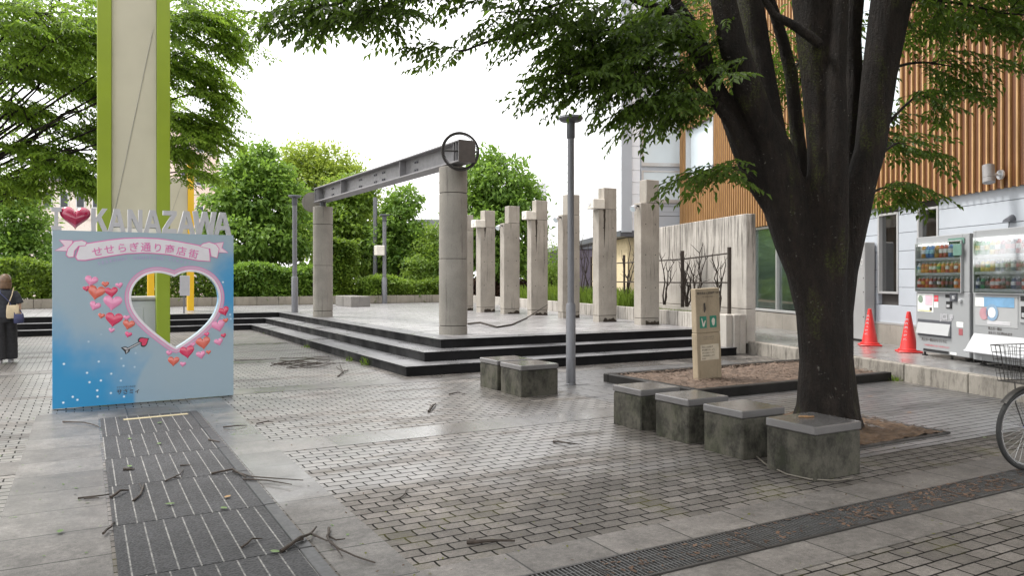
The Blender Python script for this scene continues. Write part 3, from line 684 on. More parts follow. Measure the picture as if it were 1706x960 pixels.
lean = R(-2.3); ms = frame(g0, (math.cos(R(-4)), math.sin(R(-4)), 0)) @ Matrix.Rotation(lean, 4, 'Y')
mb = MB(); mb.box(0, .42, 0, .12, 0, .66, ms, .008); mb.box(.004, .425, .004, .116, .664, 1.29, ms, .008); mb.build('slab', M['monolith'], mono)
M['ink'] = plain('ink', (.06, .05, .045), .7); M['notice'] = plain('notice_paper', (.52, .46, .36), .7); M['green_sign'] = plain('green_pictogram', (.02, .20, .13), .6); M['cream'] = plain('cream', (.6, .58, .5), .7)
for tx_, sz_, x_, z_, d_ in (('鞍月用水と武家屋敷跡', .038, .215, 1.21, -.0015), ('せせらぎ散策のご案内', .02, .2, 1.165, -.0015), ('この水路は大切な用水です', .017, .2, .60, -.003), ('ごみを捨てないでください', .017, .2, .57, -.003)): mb = MB(); put_text(mb, tx_, sz_, ms, (x_, z_), .0006 if sz_ > .03 else 0, d=d_); mb.build('lettering', M['ink'], mono)
for k, x in enumerate((.06, .235)):
    mb = MB(); mb.box(x, x + .115, -.003, .002, .735, .90, ms); o = mb.build('pictogram', M['green_sign'], mono)
    mb = MB()
    if k == 0:
        mb.add([ms @ Vector((x + a, -.005, .735 + b)) for a, b in ((.02, .14), (.035, .14), (.06, .06), (.085, .11), (.1, .1), (.07, .02), (.045, .02))], [tuple(range(7))])
    else: mb.add([ms @ Vector((x + .058 + .032 * math.cos(a) * (1 if math.sin(a) > 0 else .8), -.005, .815 + .055 * math.sin(a))) for a in np.linspace(0, 6.28, 16)[:-1]], [tuple(range(15))])
    mb.build('symbol', M['cream'], o)
mb = MB(); mb.add([ms @ Vector((x, -.0035, z)) for x, z in ((.13, 1.08), (.16, 1.09), (.17, 1.0), (.15, .95), (.135, .96))], [(0, 1, 2, 3, 4)]); mb.build('emblem', M['ink'], mono)
mb = MB(); mb.box(.055, .375, -.004, .002, .28, .50, ms); o = mb.build('notice', M['notice'], mono)
mb = MB()
for k, s_ in enumerate(('犬のふんは必ず', '持ち帰りましょう', 'きれいなまちづくりに', 'ご協力をお願いします', '金沢市')): put_text(mb, s_, .028 if k < 2 else .022, ms, (.075, .455 - .04 * k), .0004, 'LEFT', d=-.006)
mb.build('lettering', M['ink'], o)

# ------------------------------------------------------------------ lamp posts
def lamp_post(px, py, z, ytop, ystep, label, r1, r2, head=True, group='grey lamp posts'):
    g = G(px, py, z); g.z = z; d = SY * g.x + CY * g.y; zt = EYE + (HY - ytop) * d / FPX; zs = EYE + (HY - ystep) * d / FPX
    root = thing('lamp_post', label, 'lamp post', g, group)
    mb = MB(); mb.lathe([(r1 + .006, z - .02), (r1 + .006, z + .012), (r1, z + .016), (r1, zs - .03), (r2 + .01, zs)], 24, (g.x, g.y, 0)); mb.build('base_tube', M['steel'], root, True)
    mb = MB(); mb.lathe([(r2, zs - .02), (r2, zt - .32)], 20, (g.x, g.y, 0)); mb.build('pole', M['steel'], root, True)
    mb = MB(); mb.lathe([(r2 + .004, zt - .325), (r2 + .012, zt - .31), (r2 + .012, zt - .09)], 20, (g.x, g.y, 0)); mb.build('neck', M['steel_dark'], root, True)
    mb = MB(); mb.lathe([(r2 + .01, zt - .09), (r2 + .1, zt - .075), (r2 + .13, zt - .04), (r2 + .12, zt - .01), (.02, zt)], 24, (g.x, g.y, 0)); mb.build('lamp_head', M['steel_dark'], root, True)
    return root, g, zt
p, g, zt = lamp_post(951, 641, 0, 193, 505, 'tall grey lamp post standing on the paving in front of the steps', .068, .047)
mb = MB(); mb.box(g.x - .03, g.x + .03, g.y - .073, g.y - .063, .35, .62, None, .004); mb.build('hatch', M['steel'], p)
lamp_post(491, 521, ZT, 325, 461, 'slim grey lamp post on the terrace, left of the far round column', .10, .072)
p, g, zt = lamp_post(640.5, 505.5, ZT, 357, 463, 'grey lamp post with a pale box, by the low hedge', .115, .085)
mb = MB(); mb.box(g.x - .42, g.x - .06, g.y - .2, g.y + .16, 2.55, 2.98, None, .02); mb.build('speaker_box', M['offwhite'], p)
lamp_post(273, 512, ZT, 330, 470, 'grey lamp post glimpsed through the heart cutout', .085, .06)
g = at(625, 440, 38); mb = MB(); mb.lathe([(.11, 0), (.10, g.z + 3.3)], 16, (0, 0, 0)); o = mb.build('utility_pole', M['steel'], smooth=True); o.location = (g.x, g.y, 0)
tag(o, 'plain grey pole rising beyond the concrete block wall', 'pole')

# ------------------------------------------------------------------ two tall pylon signs, one green and one yellow
M['lime'] = plain('lime_paint', (.205, .275, .005), .45, 0, .05, 2.0); M['yellow'] = plain('yellow_paint', (.70, .42, .01), .45, 0, .05, 2.0)
def ribbed(name, c):
    m, t, b = newmat(name); v, x, y, z = obj_xyz(t); rb = math_(t, 'SINE', math_(t, 'MULTIPLY', x, 2 * math.pi / .013))
    big = noise(t, v, .8, 4); f = mapr(t, big, .3, .7, .88, 1.08)
    put(t, b, 'Base Color', nd(t, 'ShaderNodeVectorMath', {0: c, 1: nd(t, 'ShaderNodeCombineXYZ', {0: f, 1: f, 2: f}).outputs[0]}, operation='MULTIPLY').outputs[0]); put(t, b, 'Roughness', .3)
    bump(t, b, rb, .5, .004); return m
M['ribbed'] = ribbed('ribbed_panel', (.50, .47, .35))
def pylon(base, w, pw, zpan, ztop, m, label, name='pylon_sign', zc=None):
    root = thing(name, label, 'pylon sign', base); x, y, z = base
    for s in (0, 1):
        mb = MB(); xa = x + s * (w - pw); mb.box(xa, xa + pw, y, y + .34, z - .02, ztop, None, .006); mb.build('post', m, root)
    mb = MB(); mb.box(x + pw + .001, x + w - pw - .001, y + .05, y + .29, zpan, ztop - .1, None, .004)
    mb.v = [(v[0], v[1], v[2]) for v in mb.v]; mb.build('light_panel', M['ribbed'], root)
    mb = MB(); mb.box(x + pw + .001, x + w - pw - .001, y + .06, y + .28, zpan - .12, zpan - .003, None, .004); mb.build('crossbar', M['offwhite'], root)
    # slack cable behind the translucent sheet reads as a diagonal line
    mb = MB(); mb.tube([(x + pw + .02, y + .046, zpan + .1), (x + w - pw - .05, y + .046, zpan + 3.1), ], .006, 6); mb.build('cable', plain('cable_grey', (.33, .32, .27), .6), root)
    return root
gp = at(162, 466, 11.55)
pylon((gp.x, gp.y, 0), at(297, 466, 11.0).x - gp.x, .19, 2.30, 7.6, M['lime'], 'tall sign pylon with lime green posts and a pale ribbed panel, behind the photo stand')
gy = G(313, 518, ZT); py_ = pylon((gy.x - 1.2, gy.y, ZT), 1.2 + .19, .19, 2.0, 4.95, M['yellow'], 'sign pylon with yellow posts and a cream panel, on the terrace far behind')
mb = MB(); mb.box(gy.x - .01, gy.x + .195, gy.y + .005, gy.y + .335, 4.95, 5.75, None, .006); mb.build('post_extension', M['yellow'], py_)
# grey board on a stand beside the yellow pylon
gb_ = G(302, 521, ZT); bo = thing('notice_board', 'small white notice board beside the yellow pylon post', 'notice board', (gb_.x, gb_.y - .6, ZT))
mb = MB(); mb.box(gb_.x - .1, gb_.x + .18, gb_.y - .62, gb_.y - .57, 1.0, 1.62, None, .008); mb.build('board', M['white'], bo)
mb = MB(); mb.box(gb_.x, gb_.x + .04, gb_.y - .57, gb_.y - .53, ZT, 1.6); mb.build('leg', M['steel'], bo)
# metal cabinet behind the photo stand
cb = at(283, 494, 12.3); cx1 = cb.x; cab = thing('metal_cabinet', 'grey metal cabinet with a lid, seen through the heart cutout', 'cabinet', (cx1 - 1.2, cb.y, 0))
M['cab'] = plain('cabinet_grey', (.42, .43, .44), .5, .1, .05, 2.0)
mb = MB(); mb.box(cx1 - 1.25, cx1 - .02, cb.y, cb.y + .55, 0, 1.17, None, .01); mb.build('body', M['cab'], cab)
mb = MB(); mb.box(cx1 - 1.28, cx1, cb.y - .03, cb.y + .58, 1.174, 1.23, None, .01); mb.build('lid', plain('lid_grey', (.33, .32, .31), .5), cab)
mb = MB(); mb.box(cx1 - .95, cx1 - .38, cb.y - .012, cb.y + .002, .62, 1.06, None, .005); mb.build('door', M['cab'], cab)

# ------------------------------------------------------------------ photo stand: board with heart hole, letters on top
PB = Vector((-.32, 10.26, 0)); PD = Vector((2.0, .12, 0)).normalized(); MP = frame(PB, PD)   # local x along the board, y into it, z up
TH = .09
def pp(px, py): return on_plane(px, py, PB, PD)
def zz_(x, y): return pp(80 + x / 5.331, 330 + y / 5.331)      # coordinates read off the enlarged crop of the top
def zq(x, y): return pp(x / 2.5256, 320 + y / 2.5256)          # ... and of the whole stand
PW = pp(389, 660)[0]; PH = 2.07
def heart(cx, cz, w_, h_, n=40, rot=0.0):
    pts = []
    for i in range(n):
        t = 2 * math.pi * i / n; x = 16 * math.sin(t) ** 3 / 16; y = (13 * math.cos(t) - 5 * math.cos(2 * t) - 2 * math.cos(3 * t) - math.cos(4 * t)) / 16
        x, y = x * w_ / 2, (y + .16) * h_ / 1.82
        pts.append((cx + x * math.cos(rot) - y * math.sin(rot), cz + x * math.sin(rot) + y * math.cos(rot)))
    return pts
hc = [zq(735, 357), zq(760, 342), zq(800, 333), zq(845, 340), zq(885, 362), zq(910, 395), zq(922, 435), zq(918, 475), zq(900, 520), zq(872, 557), zq(830, 595), zq(785, 628), zq(742, 655),
      zq(715, 640), zq(680, 612), zq(640, 582), zq(600, 545), zq(568, 505), zq(551, 462), zq(552, 420), zq(568, 385), zq(600, 355), zq(640, 340), zq(680, 340), zq(712, 348)]
def smooth_closed(pts, sharp, it=2):
    for _ in range(it):
        q = []; sh = set()
        n = len(pts)
        for i in range(n):
            a, b, c = pts[i - 1], pts[i], pts[(i + 1) % n]
            if i in sharp: sh.add(len(q)); q.append(b)
            else: q.append((b[0] * .75 + (a[0] + c[0]) * .125, b[1] * .75 + (a[1] + c[1]) * .125))
            q.append(((b[0] + c[0]) / 2, (b[1] + c[1]) / 2))
        pts, sharp = q, sh
    return pts
hole = smooth_closed(hc, {0, 12}, 2)
def filled_curve(loops, y0, y1, Mx):
    """flat shape with holes between depths y0 and y1 in the x-z plane of Mx"""
    cu = bpy.data.curves.new('outline', 'CURVE'); cu.dimensions = '2D'; cu.fill_mode = 'BOTH'; cu.extrude = (y1 - y0) / 2
    for L in loops:
        s = cu.splines.new('POLY'); s.points.add(len(L) - 1); s.use_cyclic_u = True
        for p, q in zip(s.points, L): p.co = (q[0], q[1], 0, 1)
    ob = bpy.data.objects.new('outline', cu); me = bpy.data.meshes.new_from_object(ob); bpy.data.objects.remove(ob)
    vs = [Mx @ Vector((v.co.x, (y0 + y1) / 2 - v.co.z, v.co.y)) for v in me.vertices]; fs = [tuple(p.vertices) for p in me.polygons]; bpy.data.meshes.remove(me); return vs, fs
def board_mat():
    m, t, b = newmat('printed_board'); tc = t.nodes.new('ShaderNodeTexCoord')
    # print design: pale blue with sky blue clouds of colour at the lower left and upper right, white sparkles
    s = nd(t, 'ShaderNodeSeparateXYZ', {0: tc.outputs['Object']}); x, z = s.outputs[0], s.outputs[2]; v = tc.outputs['Object']
    n = mapr(t, noise(t, v, 2.6, 3), .3, .7, -.12, .12)
    d1 = math_(t, 'ADD', math_(t, 'ADD', math_(t, 'MULTIPLY', x, .55), math_(t, 'MULTIPLY', z, .8)), n); f1 = mapr(t, d1, .35, 1.12, 1, 0, True)
    dx = math_(t, 'MULTIPLY', math_(t, 'SUBTRACT', x, PW + .02), 1.7); dz = math_(t, 'MULTIPLY', math_(t, 'SUBTRACT', z, 1.4), 1.15)
    d2 = math_(t, 'SQRT', math_(t, 'ADD', math_(t, 'MULTIPLY', dx, dx), math_(t, 'MULTIPLY', dz, dz))); f2 = mapr(t, math_(t, 'ADD', d2, n), .18, .75, .95, 0, True)
    f = math_(t, 'MAXIMUM', f1, f2)
    ex_ = math_(t, 'SUBTRACT', x, 1.62); ez_ = math_(t, 'SUBTRACT', z, .05); dd = math_(t, 'SQRT', math_(t, 'ADD', math_(t, 'MULTIPLY', ex_, ex_), math_(t, 'MULTIPLY', ez_, ez_)))
    f = math_(t, 'MULTIPLY', f, mapr(t, dd, .74, .80, .12, 1, True))
    c = mix_(t, f, (.285, .375, .44), (.025, .25, .50))
    vo = nd(t, 'ShaderNodeTexVoronoi', {'Vector': nd(t, 'ShaderNodeCombineXYZ', {0: x, 1: z}).outputs[0], 'Scale': 8.0}, voronoi_dimensions='2D'); sp = mapr(t, vo.outputs[0], .03, .14, .95, 0, True); sp = math_(t, 'MULTIPLY', sp, math_(t, 'GREATER_THAN', nd(t, 'ShaderNodeSeparateXYZ', {0: vo.outputs['Color']}).outputs[0], .62))
    c = mix_(t, math_(t, 'MULTIPLY', sp, f), c, (.85, .93, .97))
    put(t, b, 'Base Color', c); put(t, b, 'Roughness', .32); put(t, b, 'Specular IOR Level', .4); return m
ph = thing('photo_stand', 'light blue heart cutout photo stand lettered I love KANAZAWA', 'photo stand', PB)
board_m = board_mat()
mb = MB(); mb.add(*filled_curve([[(0, .012), (PW, .012), (PW, PH), (0, PH)], hole], 0, TH, MP)); bo_ = mb.build('board', board_m, ph)
bo_.data.polygons.foreach_set('use_smooth', [False] * len(bo_.data.polygons))
# put the print's own coordinates in object space: rotate the empty so that local x runs along the board
for o in (bo_,):
    inv = MP.inverted(); o.data.transform(Matrix.Translation(PB)); o.data.transform(inv); o.matrix_local = frame((0, 0, 0), PD)
M['pink'] = plain('print_pink', (.66, .16, .40), .4, 0, .04); M['pink_pale'] = plain('print_pale_pink', (.72, .58, .66), .4, 0, .04); M['pink_lt'] = plain('print_light_pink', (.50, .36, .47), .35, 0, .04)
M['lilac'] = plain('print_lilac', (.36, .30, .52), .4, 0, .04)
M['ribbon'] = plain('print_ribbon', (.66, .64, .68), .4, 0, .04)
def offset_loop(pts, e):
    n = len(pts); out = []
    A = sum(pts[i][0] * pts[(i + 1) % n][1] - pts[(i + 1) % n][0] * pts[i][1] for i in range(n)); sg = 1 if A > 0 else -1
    for i in range(n):
        a, b, c = Vector(pts[i - 1]), Vector(pts[i]), Vector(pts[(i + 1) % n]); d = ((b - a).normalized() + (c - b).normalized())
        d = d.normalized() if d.length > 1e-6 else (b - a).normalized(); nrm = Vector((d.y, -d.x)) * sg; out.append((b.x + nrm.x * e, b.y + nrm.y * e))
    return out
def patch(name, loops, lvl, m, parent):
    mb = MB(); mb.add(*filled_curve(loops, -.0022 * lvl, -.0022 * lvl + .0015, MP)); return mb.build(name, m, parent)
h2 = [offset_loop(hole, e) for e in (-.0, .028, .036, .062, .07)]
patch('heart_border', [h2[1], hole], 1, M['ribbon'], ph); patch('heart_border', [h2[2], h2[1]], 1, M['pink'], ph); patch('heart_border', [h2[3], h2[2]], 1, M['pink_lt'], ph); patch('heart_border', [h2[4], h2[3]], 1, M['pink'], ph)
# ribbon
top = [(285, 420), (400, 400), (540, 378), (680, 363), (830, 358), (980, 366), (1120, 385), (1260, 410), (1360, 430), (1425, 440)]
bot = [(1435, 560), (1330, 552), (1200, 525), (1080, 500), (950, 488), (830, 484), (700, 490), (560, 510), (430, 532), (330, 550), (265, 548), (250, 525), (268, 470)]
rb = patch('ribbon', [[zz_(*q) for q in top + [(1432, 500)] + bot]], 3, M['ribbon'], ph)
patch('outline', [offset_loop([zz_(*q) for q in top + [(1432, 500)] + bot], .012)], 2, M['pink'], rb)
for shp, fold in (([(65, 466), (150, 425), (105, 375), (215, 380), (205, 470)], [(165, 505), (180, 450), (235, 388), (300, 380), (338, 395), (330, 420), (270, 425), (230, 470), (225, 520), (185, 524)]),
                  ([(1595, 485), (1540, 445), (1555, 395), (1480, 405), (1500, 480)], [(1500, 530), (1450, 515), (1440, 450), (1350, 430), (1375, 410), (1430, 395), (1490, 415), (1515, 450)])):
    a = [zz_(*q) for q in shp]; b = [zz_(*q) for q in fold]
    o = patch('ribbon_tail', [a], 1.6, M['pink_pale'], rb); patch('outline', [offset_loop(a, .01)], 1.1, M['pink'], rb)
    patch('ribbon_fold', [b], 4.2, M['ribbon'], rb); patch('outline', [offset_loop(b, .01)], 3.6, M['pink'], rb)
# lettering on the ribbon, each sign set along the arch
mb = MB(); 
for k, ch in enumerate('せせらぎ通り商店街'):
    x = 452 + k * 104 - (6 if k < 2 else 0); u_ = (x - 860) / 430.0; yb = 468 + 52 * u_ * u_ + u_ * 8; rot = -u_ * .22
    p0 = zz_(x, yb); put_text(mb, ch, .118, MP, p0, .0010, rot=rot, d=-.0105)
mb.build('lettering', M['pink'], ph)
mb = MB(); tx = 'SESERAGI SHOPPING STREET'
for k, ch in enumerate(tx):
    if ch == ' ': continue
    x = 455 + k * 34.6; u_ = (x - 855) / 400.0; yb = 542 + 52 * u_ * u_; p0 = zz_(x, yb); put_text(mb, ch, .050, MP, p0, .0006, rot=-u_ * .26, d=-.0105)
mb.build('lettering', M['lilac'], ph)
for tx_, sz_, y_ in (('サさミィ', .062, 852), ('せせらぎ通り商店街', .023, 826), ('公式キャラクター', .02, 836)): mb = MB(); put_text(mb, tx_, sz_, MP, zq(490, y_), .0012 if sz_ > .05 else 0, 'LEFT', d=-.003, space=1.1 if sz_ > .05 else 1.0); mb.build('lettering', M['ink'], ph)
# little printed hearts: low puffed shapes
HM = [plain('heart_' + n_, c_, .22, 0, .03, 4, .6, .6) for n_, c_ in (('pink', (.70, .24, .42)), ('red', (.58, .03, .10)), ('coral', (.62, .12, .08)), ('rose', (.66, .07, .20)))]
def puffed(name, cx, cz, w_, h_, rot, m, parent, depth, y0=0.0):
    mb = MB(); rings = 6; n = 32; vs = []
    for r in range(rings + 1):
        f = 1 - r / rings; pts = heart(cx, cz - .02 * h_ * (1 - f), w_ * max(f, .001), h_ * max(f, .001), n, rot); y = y0 - depth * math.sqrt(1 - f * f)
        vs += [MP @ Vector((p[0], y, p[1])) for p in pts]
    mb.add(vs, [(r * n + i, r * n + (i + 1) % n, (r + 1) * n + (i + 1) % n, (r + 1) * n + i) for r in range(rings) for i in range(n)] + [tuple(range(n))[::-1]])
    return mb.build(name, m, parent, True)
HL = [(383, 377, 46, 0, .3), (443, 390, 26, 2, 0), (502, 395, 26, 0, -.2), (363, 408, 24, 1, -.2), (404, 426, 62, 2, .25), (469, 424, 46, 1, -.1), (473, 470, 66, 0, .15), (398, 482, 40, 0, .5), (426, 523, 24, 2, .3), (478, 540, 62, 1, .2), (533, 531, 24, 0, 0),
      (540, 561, 44, 2, .3), (469, 584, 22, 0, .3), (539, 602, 26, 3, .4), (943, 504, 44, 1, -.4), (950, 542, 22, 2, -.2), (920, 566, 56, 0, -.3), (870, 601, 22, 3, -.2), (941, 606, 22, 1, -.3), (855, 638, 58, 2, -.15), (921, 633, 36, 0, -.35), (812, 644, 20, 0, 0),
      (787, 676, 58, 1, -.15), (846, 688, 38, 0, -.2), (877, 676, 20, 2, 0), (711, 680, 24, 0, .2), (730, 715, 44, 2, .1), (769, 727, 24, 0, .2)]
for x, y, s_, k, r_ in HL:
    a = zq(x, y); w_ = s_ / 2.5256 / 139.0; puffed('printed_heart', a[0], a[1], w_ * 1.08, w_, -r_ * .8, HM[k], ph, .010)
# arrow
def stroke(mb, pts, w_, d):
    for a, b in zip(pts[:-1], pts[1:]):
        a, b = Vector(a), Vector(b); t = (b - a).normalized(); n = Vector((-t.y, t.x)) * w_ / 2
        mb.add([MP @ Vector((q.x, d, q.y)) for q in (a + n, a - n, b - n, b + n)], [(0, 1, 2, 3)])
mb = MB(); stroke(mb, [zq(530, 665), zq(600, 628)], .030, -.002)
mb.add([MP @ Vector((q[0], -.002, q[1])) for q in (zq(508, 655), zq(528, 650), zq(548, 660), zq(545, 672), zq(528, 684), zq(524, 672))], [tuple(range(6))]); ar = mb.build('arrow', M['black'], ph)
mb = MB(); stroke(mb, [zq(532, 664), zq(600, 628)], .014, -.004)
mb.add([MP @ Vector((q[0], -.004, q[1])) for q in (zq(516, 656), zq(528, 654), zq(541, 661), zq(530, 665))], [(0, 1, 2, 3)]); mb.add([MP @ Vector((q[0], -.004, q[1])) for q in (zq(530, 668), zq(541, 668), zq(531, 679))], [(0, 1, 2)]); mb.build('shaft', M['white'], ar)
a = zq(608, 627); mb = MB(); mb.add([MP @ Vector((p[0], -.0042, p[1])) for p in heart(a[0], a[1], .125, .13, 32, R(120))], [tuple(range(32))]); mb.build('arrow_tip', M['black'], ar)
mb = MB(); mb.add([MP @ Vector((p[0], -.006, p[1])) for p in heart(a[0], a[1], .098, .10, 32, R(120))], [tuple(range(32))]); mb.build('arrow_heart', HM[1], ar)
# letters on top: each a solid block letter
xsl = {'I': (30, 120), 'K': (385, 535), 'A': (535, 690), 'N': (712, 840), 'A2': (855, 1010), 'Z': (1020, 1145), 'A3': (1155, 1310), 'W': (1290, 1500), 'A4': (1478, 1632)}
for k, (xa, xb) in xsl.items():
    y0_, y1_ = (285, 85) if k == 'I' else (290 + (xa - 380) * .018, 95 + (xa - 380) * .033)
    a = zz_(xa, y0_); b = zz_(xb, y1_); wl, hl = b[0] - a[0], b[1] - PH
    L = {'I': [[(0, 0), (1, 0), (1, .18), (.68, .18), (.68, .82), (1, .82), (1, 1), (0, 1), (0, .82), (.32, .82), (.32, .18), (0, .18)]],
         'K': [[(0, 0), (.27, 0), (.27, .32), (.40, .46), (.70, 0), (1, 0), (.60, .62), (.97, 1), (.66, 1), (.27, .58), (.27, 1), (0, 1)]],
         'A': [[(0, 0), (.25, 0), (.32, .22), (.68, .22), (.75, 0), (1, 0), (.66, 1), (.34, 1)], [(.38, .40), (.5, .76), (.62, .40)]],
         'N': [[(0, 0), (.25, 0), (.25, .62), (.72, 0), (1, 0), (1, 1), (.75, 1), (.75, .38), (.28, 1), (0, 1)]],
         'Z': [[(0, 0), (1, 0), (1, .2), (.36, .2), (1, .82), (1, 1), (.04, 1), (.04, .8), (.62, .8), (0, .18)]],
         'W': [[(.16, 0), (.36, 0), (.5, .6), (.64, 0), (.84, 0), (1, 1), (.80, 1), (.72, .38), (.59, 1), (.41, 1), (.28, .38), (.20, 1), (0, 1)]]}[k[0]]
    mb = MB(); mb.add(*filled_curve([[(a[0] + wl * p[0], PH + .002 + hl * p[1]) for p in lp_] for lp_ in L], .01, .075, MP)); mb.build('letter', M['white'], ph)
a = zz_(245, 182); puffed('heart_sign', a[0], a[1] + .005, .315, .268, 0, plain('heart_magenta', (.34, .006, .055), .16, 0, .03, 4, .6, .8), ph, .07, .05)
hb = MB(); hb.add(*filled_curve([heart(a[0], a[1] + .005, .315, .268)], .0501, .075, MP)); hb.build('heart_back', HM[1], ph)

# ------------------------------------------------------------------ walkway mats, drain grating, tape
def mat_mat():
    m, t, b = newmat('ribbed_mat'); v, x, y, z = obj_xyz(t)
    ln = math_(t, 'LESS_THAN', math_(t, 'FRACT', math_(t, 'DIVIDE', x, .108)), .075)
    vo = nd(t, 'ShaderNodeTexVoronoi', {'Vector': v, 'Scale': 62.0}).outputs[0]; big = noise(t, rand_offset(t, v), 2.2, 4)
    f = math_(t, 'MULTIPLY', mapr(t, vo, .1, .6, .25, 1.6), mapr(t, big, .3, .7, .7, 1.35))
    c = nd(t, 'ShaderNodeVectorMath', {0: (.023, .023, .025), 1: nd(t, 'ShaderNodeCombineXYZ', {0: f, 1: f, 2: f}).outputs[0]}, operation='MULTIPLY').outputs[0]
    c = mix_(t, math_(t, 'MULTIPLY', ln, mapr(t, noise(t, v, 25, 3), .35, .6, .3, .95)), c, (.24, .235, .225))
    put(t, b, 'Base Color', c); put(t, b, 'Roughness', .6); put(t, b, 'Specular IOR Level', .3); bump(t, b, vo, .8, .005); return m
M['mat'] = mat_mat(); M['mat_edge'] = plain('mat_edge', (.03, .03, .032), .45)
jm = [9.32, 8.2, 7.16, 6.2, 5.2, 4.26, 3.3, 2.3]; nm = ['touched by the pale tape', 'second from the tape', 'third from the tape', 'fourth from the tape', 'fifth from the tape', 'last one in view', 'nearest the camera']
for i in range(7):
    y1, y0 = jm[i], jm[i + 1]; jx = (.03, .0, .045, .02, .055, .01, .035)[i]
    root = thing('floor_mat', 'dark ribbed walkway mat with pale lines, ' + nm[i], 'floor mat', (.15 + jx, y0, .0), 'walkway mats laid in a row')
    mb = MB(); mb.box(.15, 1.03, y0 + .004, y1 - .004, 0, .016, None, .003); mb.build('mat', M['mat'], root)
    mb = MB(); mb.box(1.032, 1.11, y0 + .006, y1 - .006, 0, .020, None, .005); mb.build('edge_strip', M['mat_edge'], root)
mb = MB(); a, b = G(206, 700, .017), G(313, 690, .017); dx = (b - a); Mt = frame((a.x, a.y, 0), Vector((dx.x, dx.y, 0))); mb.box(0, Vector((dx.x, dx.y)).length, -.03, .05, .0165, .0185, Mt)
tag(mb.build('tape_strip', plain('tape', (.36, .31, .19), .6), base=(a.x, a.y, .016)), 'pale yellow tape stuck across the top end of the mats', 'tape')
for k in range(8):
    x0 = 1.3 + k * 1.0; root = thing('drain_grate', ['dark steel drain grating filled with leaf litter, %s' % w_ for w_ in ('at the bottom edge of the photo', 'nearest the bare stick end', 'below the front stone seat', 'under the coiled wire', 'between the seat and bicycle', 'just before the bicycle wheel', 'under the bicycle wheel', 'beyond the bicycle wheel')][k], 'drain grate', (x0, 3.03, 0), 'drain gratings in a line')
    mb = MB(); mb.box(x0 + .004, x0 + .996, 3.034, 3.052, -.02, .012); mb.box(x0 + .004, x0 + .996, 3.333, 3.351, -.02, .012); mb.box(x0 + .004, x0 + .012, 3.0525, 3.3325, -.02, .011); mb.box(x0 + .988, x0 + .996, 3.0525, 3.3325, -.02, .011); mb.build('frame', M['iron'], root)
    mb = MB()
    for i in range(38): mb.box(x0 + .026 + i * .0255, x0 + .033 + i * .0255, 3.0525, 3.3325, .004, .0105)
    for y in (3.12, 3.19, 3.26): mb.box(x0 + .0125, x0 + .9875, y, y + .005, .0035, .0085)
    mb.build('bars', plain('galvanised', (.10, .10, .10), .5, .4), root)
sheet('drain', rect(1.3, 3.03, 9.3, 3.355), .0095 - .007, plain('drain_dark', (.02, .019, .018), .9))
M['litter'] = plain('leaf_litter', (.085, .05, .032), .9, var=.6, scale=9)
def litter(n):
    x = 2.3 + rng.random(n) ** 1.0 * 6.0; d = .5 + .5 * np.sin(x * 2.1) * np.sin(x * .8 + 1); keep = rng.random(n) < .35 + .65 * d
    x = np.where(keep, x, 4 + rng.random(n) * 2); return np.stack([x, 3.06 + rng.random(n) * .27, .011 + rng.random(n) * .006], -1)
flakes('leaf_litter', 900, litter, .016, M['litter'])

# ------------------------------------------------------------------ drink machines
M['vm'] = plain('machine_grey', (.30, .31, .32), .38, .1, .04, 2.0); M['vm_light'] = plain('machine_light', (.40, .41, .42), .35, .1, .03, 2.0); M['vm_in'] = plain('machine_inside', (.60, .62, .64), .6); M['lamp'] = None; M['red'] = plain('red_sticker', (.55, .05, .07), .5); M['sticker_pink'] = plain('pink_notice', (.72, .45, .52), .5); M['paper'] = plain('paper', (.70, .72, .70), .6)
M['sticker_green'] = plain('green_sticker', (.10, .20, .16), .5); M['vm_glass'] = glassmat('machine_glass', (.95, .97, .98), .0); M['blue_print'] = plain('blue_print', (.16, .32, .50), .5)
lm_, t_, b__ = newmat('lamp_tube'); put(t_, b__, 'Emission Color', (1, .97, .92)); b__.inputs['Emission Strength'].default_value = 2.5; M['lamp'] = lm_
ang = math.atan2(-1.21, -.52)
def bottle_mesh(name, h, r, c, cap, lab):
    mb = MB(); mb.lathe([(r * .92, 0), (r, .01), (r, h * .30), (r * 1.0, h * .32)], 12); b0 = len(mb.f)
    mb.cur = 1; mb.lathe([(r * 1.004, h * .32), (r * 1.004, h * .62)], 12)
    mb.cur = 0; mb.lathe([(r, h * .62), (r * .95, h * .70), (r * .45, h * .86), (r * .42, h * .90)], 12) if h > .15 else mb.lathe([(r, h * .62), (r, h * .93), (r * .86, h * .97)], 12)
    mb.cur = 2; mb.lathe([(r * .45, h * .90), (r * .45, h)] if h > .15 else [(r * .84, h * .97), (r * .84, h)], 12)
    o = mb.build(name, [c, lab, cap], None, True); me = o.data; bpy.data.objects.remove(o); return me
CM = {n_: plain('drink_' + n_, c_, .3, 0, .03, 9, .6) for n_, c_ in (('amber', (.45, .22, .05)), ('blue', (.06, .16, .42)), ('red', (.42, .05, .05)), ('green', (.05, .24, .12)), ('brown', (.16, .07, .05)), ('black', (.04, .04, .06)), ('pale blue', (.35, .62, .72)), ('orange', (.62, .20, .05)), ('maroon', (.24, .05, .08)), ('white', (.7, .7, .7)), ('yellow', (.6, .45, .08)), ('navy', (.07, .09, .2)))}
DM = {}
def drink(cname, h, lname):
    k = (cname, h, lname)
    if k not in DM: DM[k] = bottle_mesh('drink_bottle' if h > .15 else 'drink_can', h * (1.04 if h > .15 else 1.2), .044 if h > .15 else .040, CM[cname], CM['white'] if h > .15 else M['silver'], CM[lname])
    return DM[k]
ordw = ['first', 'second', 'third', 'fourth', 'fifth', 'sixth', 'seventh', 'eighth', 'ninth', 'tenth', 'eleventh', 'twelfth']
